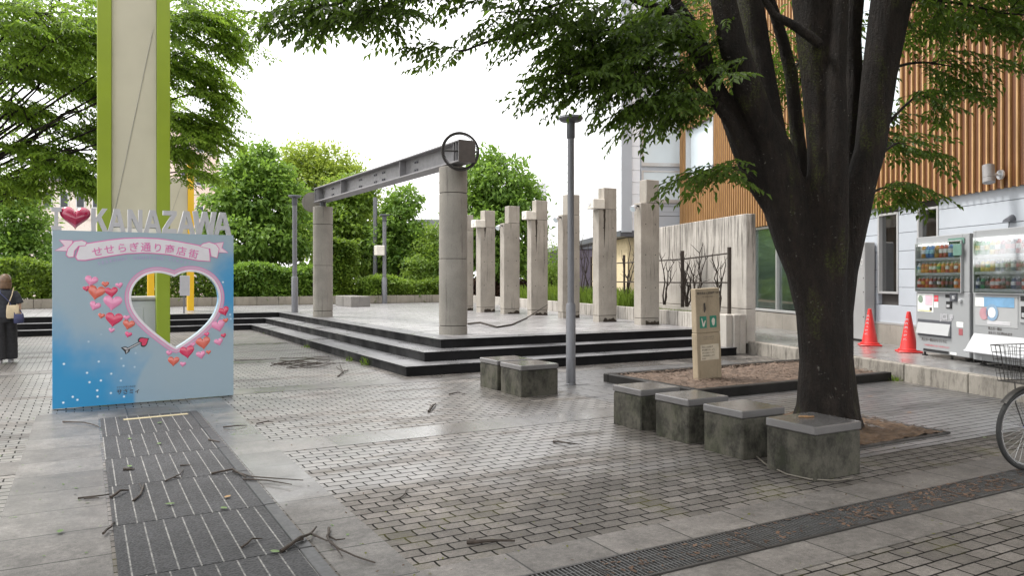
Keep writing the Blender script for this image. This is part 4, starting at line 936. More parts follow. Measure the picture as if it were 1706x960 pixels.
def machine(loc, W, Hh, label, rows, win, kind_, mlabel):
    root = thing('vending_machine', label, 'vending machine', (0, 0, 0), 'drink machines against the wall'); D = .70; z0 = .07
    wx0, wx1, wz0, wz1 = win
    mb = MB(); mb.box(0, W, .06, D, z0, Hh, None, .012); mb.build('cabinet', M['vm'], root)
    mb = MB(); mb.box(.0, W, .0, .058, z0, wz0 - .0, None, .01); mb.box(0, wx0, .0, .058, wz0 + .001, Hh - .001, None, .006); mb.box(wx1, W, .0, .058, wz0 + .001, Hh - .001, None, .006); mb.box(wx0 + .001, wx1 - .001, .0, .058, wz1, Hh - .001, None, .006)
    mb.build('door', M['vm'], root)
    mb = MB(); mb.box(wx0, wx1, .05, .0585, wz0, wz1); mb.build('display_back', M['vm_in'], root)
    mb = MB(); mb.tube([(wx0 + .03, .0, wz1 - .025), (wx1 - .03, .0, wz1 - .025)], .012, 8); mb.build('lamp_tube', M['lamp'], root)
    shelf_y = -.07                                   # the display bay reaches forward under a curved glass
    mb = MB(); mb.box(wx0 - .012, wx0, shelf_y + .03, -.001, wz0 - .01, wz1 + .01); mb.box(wx1, wx1 + .012, shelf_y + .03, -.001, wz0 - .01, wz1 + .01); mb.box(wx0, wx1, shelf_y + .03, -.001, wz1, wz1 + .012); mb.box(wx0, wx1, shelf_y + .03, -.001, wz0 - .012, wz0); mb.build('display_frame', M['vm_light'], root)
    mb = MB(); mb.box(wx0 + .001, wx1 - .001, shelf_y + .026, shelf_y + .029, wz0, wz1); mb.build('glass', M['vm_glass'], root)
    Mv = Matrix.Translation(loc) @ Matrix.Rotation(ang, 4, 'Z')
    for ri, (zs, hgt, seq) in enumerate(rows):
        mb = MB(); mb.box(wx0 + .002, wx1 - .002, -.03, .045, zs - .05, zs - .002, None, .004); sh = mb.build('shelf', M['vm_light'], root)
        n = len(seq); mb = MB()
        for i in range(n): x = wx0 + (i + .5) * (wx1 - wx0) / n; mb.box(x - .022, x + .022, -.036, -.0302, zs - .042, zs - .016, None, .002)
        mb.build('button_row', M['white'], sh)
        for i, (cn, ln) in enumerate(seq):
            if cn is None: continue
            x = wx0 + (i + .5) * (wx1 - wx0) / n; o = bpy.data.objects.new('drink_bottle' if hgt > .15 else 'drink_can', drink(cn, hgt, ln)); col.objects.link(o); o.location = Mv @ Vector((x, .008, zs + .0005))
            tag(o, '%s drink, %s from the left in the %s row of the %s machine' % (cn, ordw[i], ('top', 'middle', 'bottom')[ri], mlabel), 'drink', 'drinks on show in the %s machine' % mlabel)
    mb = MB()
    for x in (.06, W - .06): mb.lathe([(.045, 0), (.045, .012), (.016, .018), (.016, z0 + .01)], 12, (x, .12, 0)); mb.lathe([(.03, 0), (.016, .018), (.016, z0 + .01)], 10, (x, D - .1, 0))
    mb.build('feet', M['iron'], root)
    I4 = Matrix.Identity(4)
    def plate(name, m, x0, x1, z0_, z1_, y=-.004, parent=root, bev=.002, th=.006):
        mb = MB(); mb.box(x0, x1, y, y + th, z0_, z1_, None, bev); return mb.build(name, m, parent)
    def lettering(name, items, m, parent=root):
        for s_, size, x, z, bold in items: mb = MB(); put_text(mb, s_, size, I4, (x, z), bold, d=-.0062); o = mb.build(name, m, parent)
        return o
    def shield(x, z, s_, parent=root):
        mb = MB(); pts = [(-.5, .55), (0, .7), (.5, .55), (.48, -.1), (0, -.7), (-.48, -.1)]; inn = [(p[0] * .68, p[1] * .68) for p in pts]
        mb.add(*filled_curve([[(x + p[0] * s_, z + p[1] * s_) for p in pts], [(x + p[0] * s_, z + p[1] * s_) for p in inn]], -.007, -.004, I4)); mb.add(*filled_curve([[(x + .32 * s_ * math.cos(a), z + .1 * s_ + .3 * s_ * math.sin(a)) for a in np.linspace(0, 6.28, 14)[:-1]]], -.007, -.004, I4)); mb.build('emblem', M['white'], parent)
    if kind_ == 1:
        p = plate('poster', M['paper'], .05, .45, .72, 1.02); plate('print', M['sticker_pink'], .25, .43, .84, .99, -.008, p); plate('print', plain('poster_yellow', (.62, .55, .2), .5), .07, .40, .735, .75, -.008, p)
        mb = MB(); mb.tube([(.13, -.006, .93), (.13, -.0085, .93)], .06, 20); mb.build('print', plain('poster_seal', (.18, .24, .18), .6), p); plate('print', M['ink'], .36, .42, .745, .80, -.0075, p)
        p = plate('sticker', M['red'], .47, .57, .90, 1.00); lettering('lettering', [('禁煙', .035, .52, .935, 0)], M['white'], p); plate('sticker', M['paper'], .47, .57, .80, .89)
        plate('coin_slot', M['steel_dark'], .86, 1.02, .91, 1.05, -.02, bev=.008, th=.022); plate('display', M['black'], .74, .84, .965, 1.02); plate('coin_lever', M['silver'], .96, 1.0, .95, 1.0, -.05, th=.03)
        plate('bill_slot', M['black'], .77, .90, .80, .91, -.012, th=.014); plate('coin_return', M['silver'], .79, .86, .815, .86, -.02, th=.008); mb = MB(); mb.tube([(1.10, -.001, .93), (1.10, -.03, .93)], .03, 14); mb.tube([(1.10, -.03, .93), (1.10, -.034, .93)], .015, 10); mb.build('lock', M['silver'], root, True)
        mb = MB(); put_text(mb, 'JCI', .13, I4, (.71, .62), .004, d=-.0062, sx=1.05); mb.build('lettering', M['white'], root); shield(.885, .66, .075); lettering('lettering', [('JUNIOR CHAMBER', .022, .75, .592, 0)], M['white'])
        f = plate('dispense_frame', M['steel_dark'], .05, .88, .33, .60, -.006); mb = MB(); mb.add([(.065, -.05, .37), (.865, -.05, .37), (.865, -.008, .55), (.065, -.008, .55), (.065, -.007, .37), (.865, -.007, .37)], [(0, 1, 2, 3), (0, 3, 4), (1, 5, 2), (0, 4, 5, 1)]); mb.build('flap', M['vm_light'], f)
        lettering('lettering', [('売上の一部はまちづくりに', .052, .47, .255, .001)], M['ink']); lettering('lettering', [('この自動販売機の売上金の一部は寄付されます', .030, .53, .175, 0)], M['red'])
        plate('vent', M['black'], .20, .82, .085, .125, -.006); plate('label', M['paper'], .86, 1.0, .085, .12); plate('label', plain('maroon_label', (.30, .08, .09), .5), 1.05, 1.14, .40, .50); plate('label', M['paper'], 1.0, 1.15, .52, .60)
        p = plate('sticker', M['sticker_green'], .82, 1.19, 1.80, 1.89, -.014); plate('sticker', M['sticker_green'], 1.0, 1.19, 1.62, 1.79, -.06); lettering('lettering', [('防犯カメラ作動中', .035, 1.0, 1.83, 0)], M['paper']).location = (0, -.01, 0)
        mb = MB(); mb.box(-.05, -.002, .25, .30, 1.05, 1.75, None, .003); mb.build('side_strip', plain('strip', (.55, .5, .38), .6), root)
    else:
        p = plate('poster', M['vm_light'], .05, .88, .58, 1.02, -.005); plate('print', M['blue_print'], .22, .82, .86, 1.0, -.009, p)
        mb = MB(); mb.tube([(.40, -.008, .78), (.40, -.012, .78)], .12, 24); o = mb.build('print', plain('cap_blue', (.22, .33, .46), .4), p); mb = MB(); mb.tube([(.40, -.012, .78), (.40, -.014, .78)], .075, 24); mb.build('ring', M['paper'], o)
        mb = MB(); mb.tube([(.24, -.008, .76), (.24, -.012, .76)], .09, 20); mb.build('print', plain('cap_red', (.45, .25, .28), .4), p); plate('print', M['paper'], .06, .24, .86, .99, -.011, p); plate('print', plain('print_grey', (.5, .5, .52), .5), .30, .75, .61, .66, -.0085, p)
        u_ = plate('coin_panel', M['vm_light'], .92, 1.22, .66, 1.07, -.02, bev=.012, th=.024); plate('display', M['black'], .95, 1.10, .96, 1.03, -.026, u_); plate('coin_slot', M['black'], .96, 1.10, .72, .89, -.026, u_); plate('coin_tray', M['silver'], .98, 1.08, .74, .80, -.032, u_)
        lettering('lettering', [('売上の一部は', .045, .45, .535, .001), ('まちづくりに使われます', .042, .55, .475, .001)], M['ink'])
        mb = MB(); mb.add([(.04, -.16, .22), (1.16, -.16, .22), (1.14, -.02, .44), (.06, -.02, .44), (.02, 0, .17), (1.18, 0, .17), (.02, -.05, .44), (1.18, -.05, .44), (.02, 0, .46), (1.18, 0, .46)], [(0, 1, 2, 3), (0, 4, 5, 1), (0, 3, 8, 4), (1, 5, 9, 2), (3, 2, 9, 8)]); mb.build('flap', M['vm_light'], root)
        mb = MB(); mb.tube([(.02, -.15, .205), (1.18, -.15, .205)], .018, 8); mb.build('flap_edge', M['silver'], root, True)
        mb = MB(); mb.tube([(.17, -.001, .10), (.17, -.004, .10)], .028, 14); mb.build('emblem', M['vm_light'], root)
        mb = MB(); put_text(mb, 'JCI', .13, I4, (1.14, .52), .004, d=-.0062); mb.build('lettering', M['white'], root); shield(1.22, .56, .05)
    root.location = loc; root.rotation_euler = (0, 0, ang); return root
v1 = G(1526, 591, ZP); v1.z = ZP; v2 = G(1621, 607, ZP); v2.z = ZP
W1 = (G(1616, 605, ZP) - v1).length - .01
A, B_, Rr, Gn, Br, Bk, Pb, Og, Mn, Wh, Ye, Nv = (('amber', 'white'), ('blue', 'pale blue'), ('red', 'white'), ('green', 'yellow'), ('brown', 'red'), ('black', 'maroon'), ('pale blue', 'white'), ('orange', 'red'), ('maroon', 'black'), ('white', 'blue'), ('yellow', 'green'), ('navy', 'white'))
machine(v1, W1, 1.95, 'grey drink machine with posters and a flat flap, next to the traffic cone', [(1.60, .21, [(None, 0), A, B_, B_, ('amber', 'brown'), Rr, Rr, ('blue', 'white'), Nv, Nv]), (1.36, .14, [Wh, Og, Og, Rr, Rr, Ye, Og, Rr, Og, Rr, Og]), (1.12, .14, [Rr, ('red', 'yellow'), Og, Rr, Mn, ('brown', 'white'), Br, Bk, Bk, ('orange', 'white'), Og])], (.04, 1.14, 1.06, 1.84), 1, 'first')
machine(v2, 1.30, 1.97, 'grey drink machine with a protruding silver flap, behind the bicycle basket', [(1.61, .21, [Gn, ('green', 'white'), Gn, Ye, ('amber', 'white'), Mn, Br, Bk, Rr, Br, Pb, Pb]), (1.37, .14, [Bk, ('yellow', 'amber'), Ye, ('amber', 'yellow'), Nv, Nv, Bk, Nv, Br, Bk, Nv, Nv]), (1.12, .14, [Nv, ('green', 'black'), Bk, Rr, Rr, Mn, Bk, Nv, Bk, Rr, Rr, Rr])], (.06, 1.24, 1.06, 1.86), 2, 'second')
# the grey upright locker beside the trunk
g0 = G(1460, 575, ZP); lk = thing('grey_locker', 'tall plain grey locker lettered JCI, half hidden by the tree trunk', 'locker', (0, 0, 0))
mb = MB(); mb.box(-1.1, 0, 0, .22, .04, 2.0, None, .012); mb.build('body', plain('locker_grey', (.33, .33, .33), .5, .1, .05, 2.0), lk)
mb = MB(); put_text(mb, 'JCI', .16, Matrix.Identity(4), (-.30, 1.55), .004, d=-.003, sx=1.1); mb.build('lettering', plain('pale_print', (.52, .52, .51), .5), lk)
mb = MB(); put_text(mb, 'JUNIOR CHAMBER', .03, Matrix.Identity(4), (-.2, 1.49), 0, d=-.003); pts = [(-.5, .55), (0, .7), (.5, .55), (.48, -.1), (0, -.7), (-.48, -.1)]
mb.add(*filled_curve([[(-.10 + p[0] * .09, 1.60 + p[1] * .1) for p in pts], [(-.10 + p[0] * .06, 1.60 + p[1] * .065) for p in pts]], -.004, -.002, Matrix.Identity(4))); mb.build('emblem', plain('pale_print2', (.5, .5, .49), .5), lk)
mb = MB(); mb.box(-1.06, -.03, .03, .2, 0, .038); mb.build('plinth', M['iron'], lk)
mb = MB()
for z in (.5, 1.0, 1.28): mb.tube([(-.04, .001, z), (-.04, -.006, z)], .012, 8); mb.tube([(-.85, .001, z), (-.85, -.006, z)], .012, 8)
mb.build('screws', M['iron'], lk); t0_ = TW(1460); q0_ = MW @ Vector((t0_, .25, ZP)); lk.location = q0_; lk.rotation_euler = (0, 0, ang)
# cones
M['cone'] = plain('cone_red', (.52, .022, .02), .38, 0, .06)
def cone(loc, label, tilt=0.0):
    root = thing('traffic_cone', label, 'traffic cone', (0, 0, 0), 'red traffic cones')
    mb = MB(); mb.box(-.19, .19, -.19, .19, 0, .028, None, .01); mb.lathe([(.175, .026), (.17, .055), (.15, .062)], 28); mb.build('base', M['cone'], root, True)
    mb = MB(); mb.lathe([(.148, .058), (.138, .075), (.034, .68), (.030, .695), (.02, .70)], 28); mb.build('body', M['cone'], root, True)
    mb = MB()
    for k, ch in enumerate('駐車禁止区域'):
        z = .53 - k * .068; r = .139 - (z + .02) * .1735 + .004; Mx = Matrix.Rotation(R(-42), 4, 'Z') @ Matrix.Rotation(0, 4, 'X'); put_text(mb, ch, .062, Mx @ Matrix.Translation((0, -r - .006, 0)), (0, z), .0012, d=0)
    mb.build('lettering', M['white'], root); root.location = loc; root.rotation_euler = (0, 0, R(-46)); return root
cone(G(1449, 576, ZP) * 1, 'red traffic cone with white lettering in front of the grey locker'); cone(G(1514, 587, ZP) * 1, 'red traffic cone with white lettering touching the first drink machine')

# ------------------------------------------------------------------ trellis and bare shrubs in the planter
def jig(p, q, n, amp, seed): 
    rs = random.Random(seed); p, q = Vector(p), Vector(q); L = (q - p).length
    return [p.lerp(q, i / n) + (Vector((rs.uniform(-1, 1), rs.uniform(-1, 1), rs.uniform(-1, 1))) * amp * L if 0 < i < n else Vector()) for i in range(n + 1)]
tr = thing('trellis', 'dark post and wire trellis in the planter before the tall stained wall', 'trellis', at(1215, 520, 16.2))
posts = [(1215, 412, 524, 15.6), (1137, 418, 512, 17.6), (1040, 425, 500, 21.0), (985, 428, 498, 23.6)]
for px, ya, yb, d in posts:
    mb = MB(); mb.tube([at(px, yb, d), at(px, ya, d)], .04 if px > 1100 else .03, 8); mb.build('post', M['twig'], tr)
for za, zb in (((423, 432, 441, 445)), ((470, 470, 469, 468))), : pass
for ys_ in ((422, 432, 438, 441), (471, 471, 470, 469)):
    mb = MB(); mb.tube([at(px, y, d) for (px, _, _, d), y in zip(posts, ys_)] , .018, 6); mb.build('rail', M['twig'], tr)
def shrub(px, py, d, h, seed, label, n=5, spread=.35):
    rs = random.Random(seed); b = at(px, py, d); mb = MB()
    for i in range(n):
        tip = b + Vector((rs.uniform(-spread, spread), rs.uniform(-spread, spread) * .5, h * rs.uniform(.6, 1))); pts = jig(b + Vector((rs.uniform(-.04, .04), 0, 0)), tip, 5, .05, seed * 9 + i); mb.tube(pts, [.022, .019, .015, .012, .009, .005], 6)
        for j in range(4):
            k = rs.randint(1, 4); p0 = pts[k]; mb.tube(jig(p0, p0 + Vector((rs.uniform(-.22, .22), rs.uniform(-.15, .15), rs.uniform(.08, .35))), 3, .08, seed * 31 + i * 5 + j), [.009, .007, .005, .003], 5)
    tag(mb.build('bare_shrub', M['twig'], base=b), label, 'shrub', 'bare shrubs tied to the trellis')
shrub(1107, 508, 18.4, 1.5, 1, 'thin bare shrub beside the nearest pillar, against the stained wall', 3, .2); shrub(1145, 511, 17.3, 1.55, 2, 'bushy bare shrub at the second trellis post', 7, .4); shrub(1160, 511, 17.0, 1.5, 3, 'knotted bare shrub between two trellis posts', 5, .3); shrub(1197, 520, 16.0, 1.6, 4, 'bare shrub behind the stone marker', 4, .3)
shrub(1045, 490, 21.0, 1.7, 5, 'forked bare shrub in front of the beige wall', 4, .35); shrub(975, 492, 24.0, 2.0, 6, 'bare shrub behind the front lamp post', 4, .35)

# ------------------------------------------------------------------ grass and weeds
def blades(name, P, hgt, wid, m, lean=.45, parent=None):
    n = len(P); a = rng.random(n) * 6.283; h = hgt * (.5 + .7 * rng.random(n)); dx = np.stack([np.cos(a), np.sin(a), 0 * a], -1) * wid; b = rng.random(n) * 6.283; ln = np.stack([np.cos(b), np.sin(b), 0 * b], -1) * (h * lean * rng.random(n))[:, None]; up = np.stack([0 * h, 0 * h, h], -1)
    V = np.stack([P - dx, P + dx, P + ln * .4 + up * .6 + dx * .6, P + ln + up], 1).reshape(-1, 3); return numpy_mesh(name, V, np.arange(4 * n).reshape(n, 4), m, parent)
def along_planter(n, s0, s1):
    s = s0 + rng.random(n) * (s1 - s0); i = np.clip(np.searchsorted([0, 3.28, 10.34, 15.1], s) - 1, 0, 2); P = np.array(PL[:4]); L = np.array([0, 3.28, 10.34, 15.1]); f = (s - L[i]) / (L[i + 1] - L[i]); q = P[i] + (P[i + 1] - P[i]) * f[:, None]
    return np.stack([q[:, 0] + .1 + rng.random(n) * .9 * np.clip(s / 4, .1, 1), q[:, 1] + .1, np.full(n, .69)], -1)
o = blades('grass', along_planter(2600, .3, 5.5), .10, .008, M['grass']); o['kind'] = 'stuff'
o = blades('grass', along_planter(3500, 5, 15), .55, .014, M['grass']); o['kind'] = 'stuff'
for (px, py), s_, w_ in (((448, 556), 1.0, 'at the far corner of the lowest step'), ((517, 579), .8, 'a little along the lowest step'), ((588, 601), .9, 'in the middle of the lowest step edge'), ((617, 608), 1.6, 'tallest by the lowest step near its corner'), ((1490, 634), .9, 'where the chip bed meets the stained kerb')):
    g = G(px, py); k = 60; P = np.array(g)[None] + np.stack([rng.normal(0, .07, k), rng.normal(0, .07, k), 0 * rng.random(k)], -1); root = blades('weed', P, .09 * s_, .009, M['grass'], .9)
    tag(root, 'small green weed tuft ' + w_, 'weed', 'weeds along stone edges')
g = G(1450, 728); k = 240; P = np.array((5.28, 4.42, 0))[None] + np.stack([rng.normal(.0, .05, k), rng.normal(0, .14, k), 0 * rng.random(k)], -1); tag(blades('weed', P, .09, .006, M['grass'], .9), 'low green grass tuft beside the front stone seat', 'weed', 'weeds along stone edges')

# ------------------------------------------------------------------ fallen twigs and leaves
def twig(pts, z, r, label, forks=(), seed=0):
    rs = random.Random(seed); P = [G(x, y, z) + Vector((0, 0, r + rs.uniform(0, .02))) for x, y in pts]; P[0].z = P[-1].z = z + r * .6; mb = MB()
    Q = [P[0]]
    for a, b in zip(P[:-1], P[1:]):
        m_ = a.lerp(b, .5) + Vector((rs.uniform(-1, 1), rs.uniform(-1, 1), 0)) * (b - a).length * .06; Q += [m_, b]
    mb.tube(Q, [r * (1 - .55 * i / (len(Q) - 1)) for i in range(len(Q))], 7)
    for f in forks:
        F = [G(x, y, z) + Vector((0, 0, r)) for x, y in f]; mb.tube(F, [r * .7 * (1 - .5 * i / (len(F) - 1)) for i in range(len(F))], 6)
    tag(mb.build('twig', M['twig'], base=P[0]), label, 'twig', 'fallen twigs on the paving', None)
zm = .018
twig([(352, 791), (388, 788), (410, 797)], zm, .010, 'long forked black twig lying across the mat edge', [[(388, 788), (420, 797), (505, 803)], [(405, 801), (445, 803), (486, 810)]], 1)
twig([(468, 921), (500, 905), (518, 893), (527, 880)], zm, .011, 'crooked black twig at the mat edge near the bottom', [[(505, 902), (490, 907), (472, 918)], [(518, 893), (545, 905)]], 2)
twig([(548, 882), (545, 900), (565, 920), (625, 940)], .009, .009, 'thin branching twig on the slabs right of the mats', [[(545, 895), (560, 903), (575, 901)], [(552, 905), (570, 930)]], 3)
twig([(778, 906), (815, 906), (858, 904)], .004, .013, 'thick short black stick on the foreground bricks', [[(790, 905), (782, 902)]], 4)
twig([(922, 737), (945, 743), (965, 742)], .004, .010, 'short stick on wet bricks between the mats and front seat', [], 5)
twig([(714, 687), (721, 680), (726, 674)], .004, .014, 'stubby black stick standing out on pale wet bricks', [[(721, 680), (716, 677)]], 6)
twig([(130, 832), (160, 830), (188, 824)], .009, .008, 'straight thin twig on the slab left of the mats', [[(140, 833), (165, 832)]], 7)
twig([(184, 831), (200, 825), (214, 819)], zm, .011, 'black stick at the left mat border', [], 8)
twig([(222, 836), (238, 818), (240, 808)], zm, .008, 'pale bent twig on the mat', [[(238, 818), (232, 808)]], 9)
twig([(105, 704), (140, 707), (168, 714)], .009, .009, 'curved twig on the slab beside the top mat', [], 10)
twig([(372, 713), (395, 713), (411, 710)], .009, .009, 'short dark twig on the slab right of the second mat', [], 11)
twig([(275, 803), (300, 795), (306, 784)], zm, .006, 'fine twig across the middle of the mats', [[(290, 798), (303, 797)]], 12)
twig([(402, 914), (420, 904), (437, 899)], zm, .007, 'fine twig on the nearest mat', [], 13)
twig([(300, 777), (318, 776)], zm, .006, 'thin straight twig on the mat near a leaf', [], 14)
twig([(172, 891), (186, 880), (191, 872)], zm, .008, 'twig sticking over the left mat border near the bottom', [], 15)
twig([(348, 734), (366, 738)], zm, .010, 'short stick by the right edge of the third mat', [], 16)
twig([(206, 784), (224, 784)], zm, .013, 'short thick stick with a sprout on the mat', [], 17)
twig([(391, 601), (425, 602), (460, 599)], .004, .008, 'thin twig on pale paving beyond the photo stand', [], 18)
twig([(563, 628), (572, 622), (580, 617)], .004, .011, 'forked twig lying near the lowest step', [[(572, 622), (560, 612)], [(572, 622), (566, 608)]], 19)
twig([(427, 707), (445, 706), (455, 704)], .004, .008, 'small twig on wet bricks near the slab band', [], 20)
twig([(748, 658), (762, 657), (775, 658)], .004, .009, 'small twig in front of the two far stone seats', [], 21)
twig([(655, 836), (675, 825), (680, 815)], .004, .005, 'fine twig among the foreground bricks', [], 22)
g = G(783, 541, ZT); tw = MB(); pts = [G(780, 541, ZT), G(800, 543, ZT), G(828, 547, ZT), G(852, 543, ZT), G(878, 531, ZT)]; pts = [p + Vector((0, 0, .02 + (.05 if i == 1 else 0))) for i, p in enumerate(pts)] + [at(912, 505, 20.8) + Vector((0, 0, -.05))]
tw.tube(pts, [.022, .024, .022, .02, .016, .008], 8); tag(tw.build('branch', M['twig'], base=pts[0]), 'long curved bare branch lying on the terrace between column and pillars', 'branch')
root = thing('twig_heap', 'heap of thin black twigs on the pale paving before the steps', 'twig heap', G(512, 610)); rs = random.Random(77)
for i in range(14):
    c = G(512 + rs.uniform(-22, 22), 610 + rs.uniform(-3, 3)); a = rs.uniform(-.5, .5) + R(-25); L = rs.uniform(.25, .5); mb = MB(); d = Vector((math.cos(a), math.sin(a), rs.uniform(-.05, .12))); c.z = .03 + .06 * rs.random(); mb.tube(jig(c - d * L, c + d * L, 4, .05, i), [.009, .008, .007, .005, .004], 6); mb.build('twig', M['twig'], root)
wr_ = MB(); wp = [G(x, y, .004) + Vector((0, 0, .008)) for x, y in ((1260, 762), (1275, 775), (1310, 792), (1350, 801), (1395, 803), (1420, 799))]
wr_.tube(wp, .006, 6); tag(wr_.build('wire', plain('wire_pale', (.15, .135, .11), .6), base=wp[0]), 'thin pale bent wire on the bricks around the front stone seat', 'wire')
def fallen(px, py, z, m, label, s_=.05, seed=0):
    rs = random.Random(seed); g = G(px, py, z); a = rs.uniform(0, 6.28); n = 7; up = [(i / n, math.sin(math.pi * i / n) ** .8 * .28) for i in range(n + 1)]; mb = MB(); ca, sa = math.cos(a), math.sin(a)
    P = [(x - .5, y) for x, y in up] + [(x - .5, -y) for x, y in up[::-1][1:-1]]
    mb.add([g + Vector(((x * ca - y * sa) * s_ * 2, (x * sa + y * ca) * s_ * 2, .004 + .012 * abs(x) + .02 * abs(y))) for x, y in P], [tuple(range(len(P)))]); o = mb.build('fallen_leaf', m, base=g); tag(o, label, 'leaf', 'fallen leaves')
fl_g = plain('leaf_fresh', (.07, .13, .022), .5); fl_b = plain('leaf_brown', (.22, .12, .05), .7); fl_t = plain('leaf_tan', (.28, .17, .07), .7)
for i, (px, py, z, m_, w_) in enumerate(((458, 922, zm, fl_g, 'bright green leaf beside the crooked twig at the mat edge'), (379, 830, zm, fl_t, 'tan leaf on the middle of the mats'), (283, 842, zm, fl_g, 'green leaf sprig on the lower mat'), (216, 733, zm, fl_g, 'green leaf sprig on the upper mat'), (265, 741, zm, fl_g, 'small green leaf on the third mat'),
    (266, 706, zm, fl_g, 'pale green leaf just under the tape'), (216, 779, zm, fl_g, 'green sprout by the short thick stick'), (373, 849, zm, fl_g, 'tiny green leaf right of the lower mat centre'), (100, 888, .009, fl_g, 'green leaf on the slab left of the mats'), (1515, 689, .006, fl_t, 'tan leaf on dark bricks right of the trunk'), (1640, 731, .006, fl_g, 'yellow green leaf on dark bricks by the bicycle'), (1450, 662, .006, fl_b, 'brown leaf near the kerb behind the trunk'))):
    fallen(px, py, z, m_, w_, .032, i)
g = at(1372, 692, 5.95); mb = MB(); rs = random.Random(3)
for i in range(5): c = Vector((5.02 + rs.uniform(-.04, .06), 4.2 + rs.uniform(-.03, .03), .41)); mb.ball(c, (.035, .02, .008), 4)
tag(mb.build('dead_leaf', fl_b, base=(5.02, 4.2, .405)), 'curled dead brown leaf lying on the front stone seat', 'leaf')

# ------------------------------------------------------------------ foliage
def spray_template(seed, L=.8, leaf=.084, side=6):
    r = np.random.default_rng(seed); pos = []; dr = []; nr = []; ln = []; seg = []
    def twig_leaves(p0, d0, L0, n):
        d0 = d0 / np.linalg.norm(d0); pts = []
        for i in range(n):
            s = (i + .7) / n; p = p0 + d0 * L0 * s + np.array([0, 0, -.16 * L0 * s * s]); sidev = np.cross([0, 0, 1.0], d0); sg = 1 if i % 2 else -1
            if i == n - 1: v = d0 + sidev * r.normal(0, .2)
            else: v = d0 * .75 + sidev * sg * .8
            v = v + np.array([0, 0, -.25 - .3 * r.random()]) + r.normal(0, .12, 3); v /= np.linalg.norm(v)
            nn = np.array([0, 0, 1.0]) + r.normal(0, .35, 3); nn -= v * nn.dot(v); nn /= np.linalg.norm(nn)
            pos.append(p); dr.append(v); nr.append(nn); ln.append(leaf * (.65 + .55 * r.random()))
        seg.append((p0, p0 + d0 * L0 + np.array([0, 0, -.16 * L0])))
    ax = np.array([1.0, 0, 0])
    for i in range(side):
        s = (i + .6) / side; p = ax * L * s + np.array([0, 0, -.22 * L * s * s]); sg = 1 if i % 2 else -1
        a = math.radians(48 + r.normal(0, 10)) * sg; d = np.array([math.cos(a), math.sin(a), -.12 - .25 * s + r.normal(0, .08)]); L0 = L * (.50 - .22 * s) * (.8 + .4 * r.random())
        twig_leaves(p, d, L0, max(4, int(L0 / .044)))
    twig_leaves(ax * L * .55 + np.array([0, 0, -.22 * L * .3]), np.array([1, 0, -.35]), L * .45, int(L * .45 / .042)); seg.append((np.zeros(3), ax * L * .6 + np.array([0, 0, -.22 * L * .36])))
    return np.array(pos), np.array(dr), np.array(nr), np.array(ln), seg
TEMPL = [spray_template(s) for s in range(6)]
def leaf_geometry(P, D, N, Ln, ratio=.40, fold=.14):
    S = np.cross(N, D); S /= np.linalg.norm(S, axis=1, keepdims=True) + 1e-9; l = Ln[:, None]
    mid = P + D * l * .45; w_ = S * l * ratio / 2; up = N * l * fold
    V = np.stack([P, mid - w_ + up, P + D * l - N * l * .10, mid + w_ + up], 1).reshape(-1, 3); b = np.arange(len(P))[:, None] * 4
    return V, np.concatenate([b + np.array([[0, 1, 2]]), b + np.array([[0, 2, 3]])], 1).reshape(-1, 3)
class Crown:
    """leafy sprays gathered into one mesh, their twigs into another"""
    def __init__(s): s.P = []; s.D = []; s.N = []; s.L = []; s.seg = []
    def spray(s, o, ang_, pitch, roll, scale, leafscale=1.0, twigs=True, sub=1.0):
        t = TEMPL[rng.integers(6)]; ca, sa = math.cos(ang_), math.sin(ang_); cp, sp = math.cos(pitch), math.sin(pitch); cr, sr = math.cos(roll), math.sin(roll)
        Rm = np.array([[ca, -sa, 0], [sa, ca, 0], [0, 0, 1]]) @ np.array([[cp, 0, -sp], [0, 1, 0], [sp, 0, cp]]) @ np.array([[1, 0, 0], [0, cr, -sr], [0, sr, cr]])
        o = np.array(o); k = slice(None) if sub >= 1 else rng.random(len(t[0])) < sub
        s.P.append(o + (t[0][k] * scale) @ Rm.T); s.D.append(t[1][k] @ Rm.T); s.N.append(t[2][k] @ Rm.T); s.L.append(t[3][k] * leafscale)
        if twigs:
            for a, b in t[4]: s.seg.append((o + Rm @ (a * scale), o + Rm @ (b * scale), .0035 * scale))
    def link(s, a, b, r): s.seg.append((np.array(a), np.array(b), r))
    def build(s, name, m, parent, ratio=.45):
        P, D, N, L = (np.concatenate(q) for q in (s.P, s.D, s.N, s.L)); V, F = leaf_geometry(P, D, N, L, ratio); return numpy_mesh(name, V, F, m, parent)
    def twigs(s, name, m, parent):
        A = np.array([q[0] for q in s.seg]); B = np.array([q[1] for q in s.seg]); r = np.array([q[2] for q in s.seg])[:, None]; d = B - A; d /= np.linalg.norm(d, axis=1, keepdims=True) + 1e-9
        u = np.cross(d, np.where(np.abs(d[:, 2:]) < .9, [[0, 0, 1.0]], [[1.0, 0, 0]])); u /= np.linalg.norm(u, axis=1, keepdims=True); w_ = np.cross(d, u)
        ring = [u * math.cos(a) + w_ * math.sin(a) for a in (0, 2.094, 4.189)]; V = np.stack([A + q * r for q in ring] + [B + q * r * .5 for q in ring], 1).reshape(-1, 3); b = np.arange(len(A))[:, None] * 6
        F = np.concatenate([b + np.array([[i, (i + 1) % 3, 3 + (i + 1) % 3, 3 + i]]) for i in range(3)], 1).reshape(-1, 4); return numpy_mesh(name, V, F, m, parent)

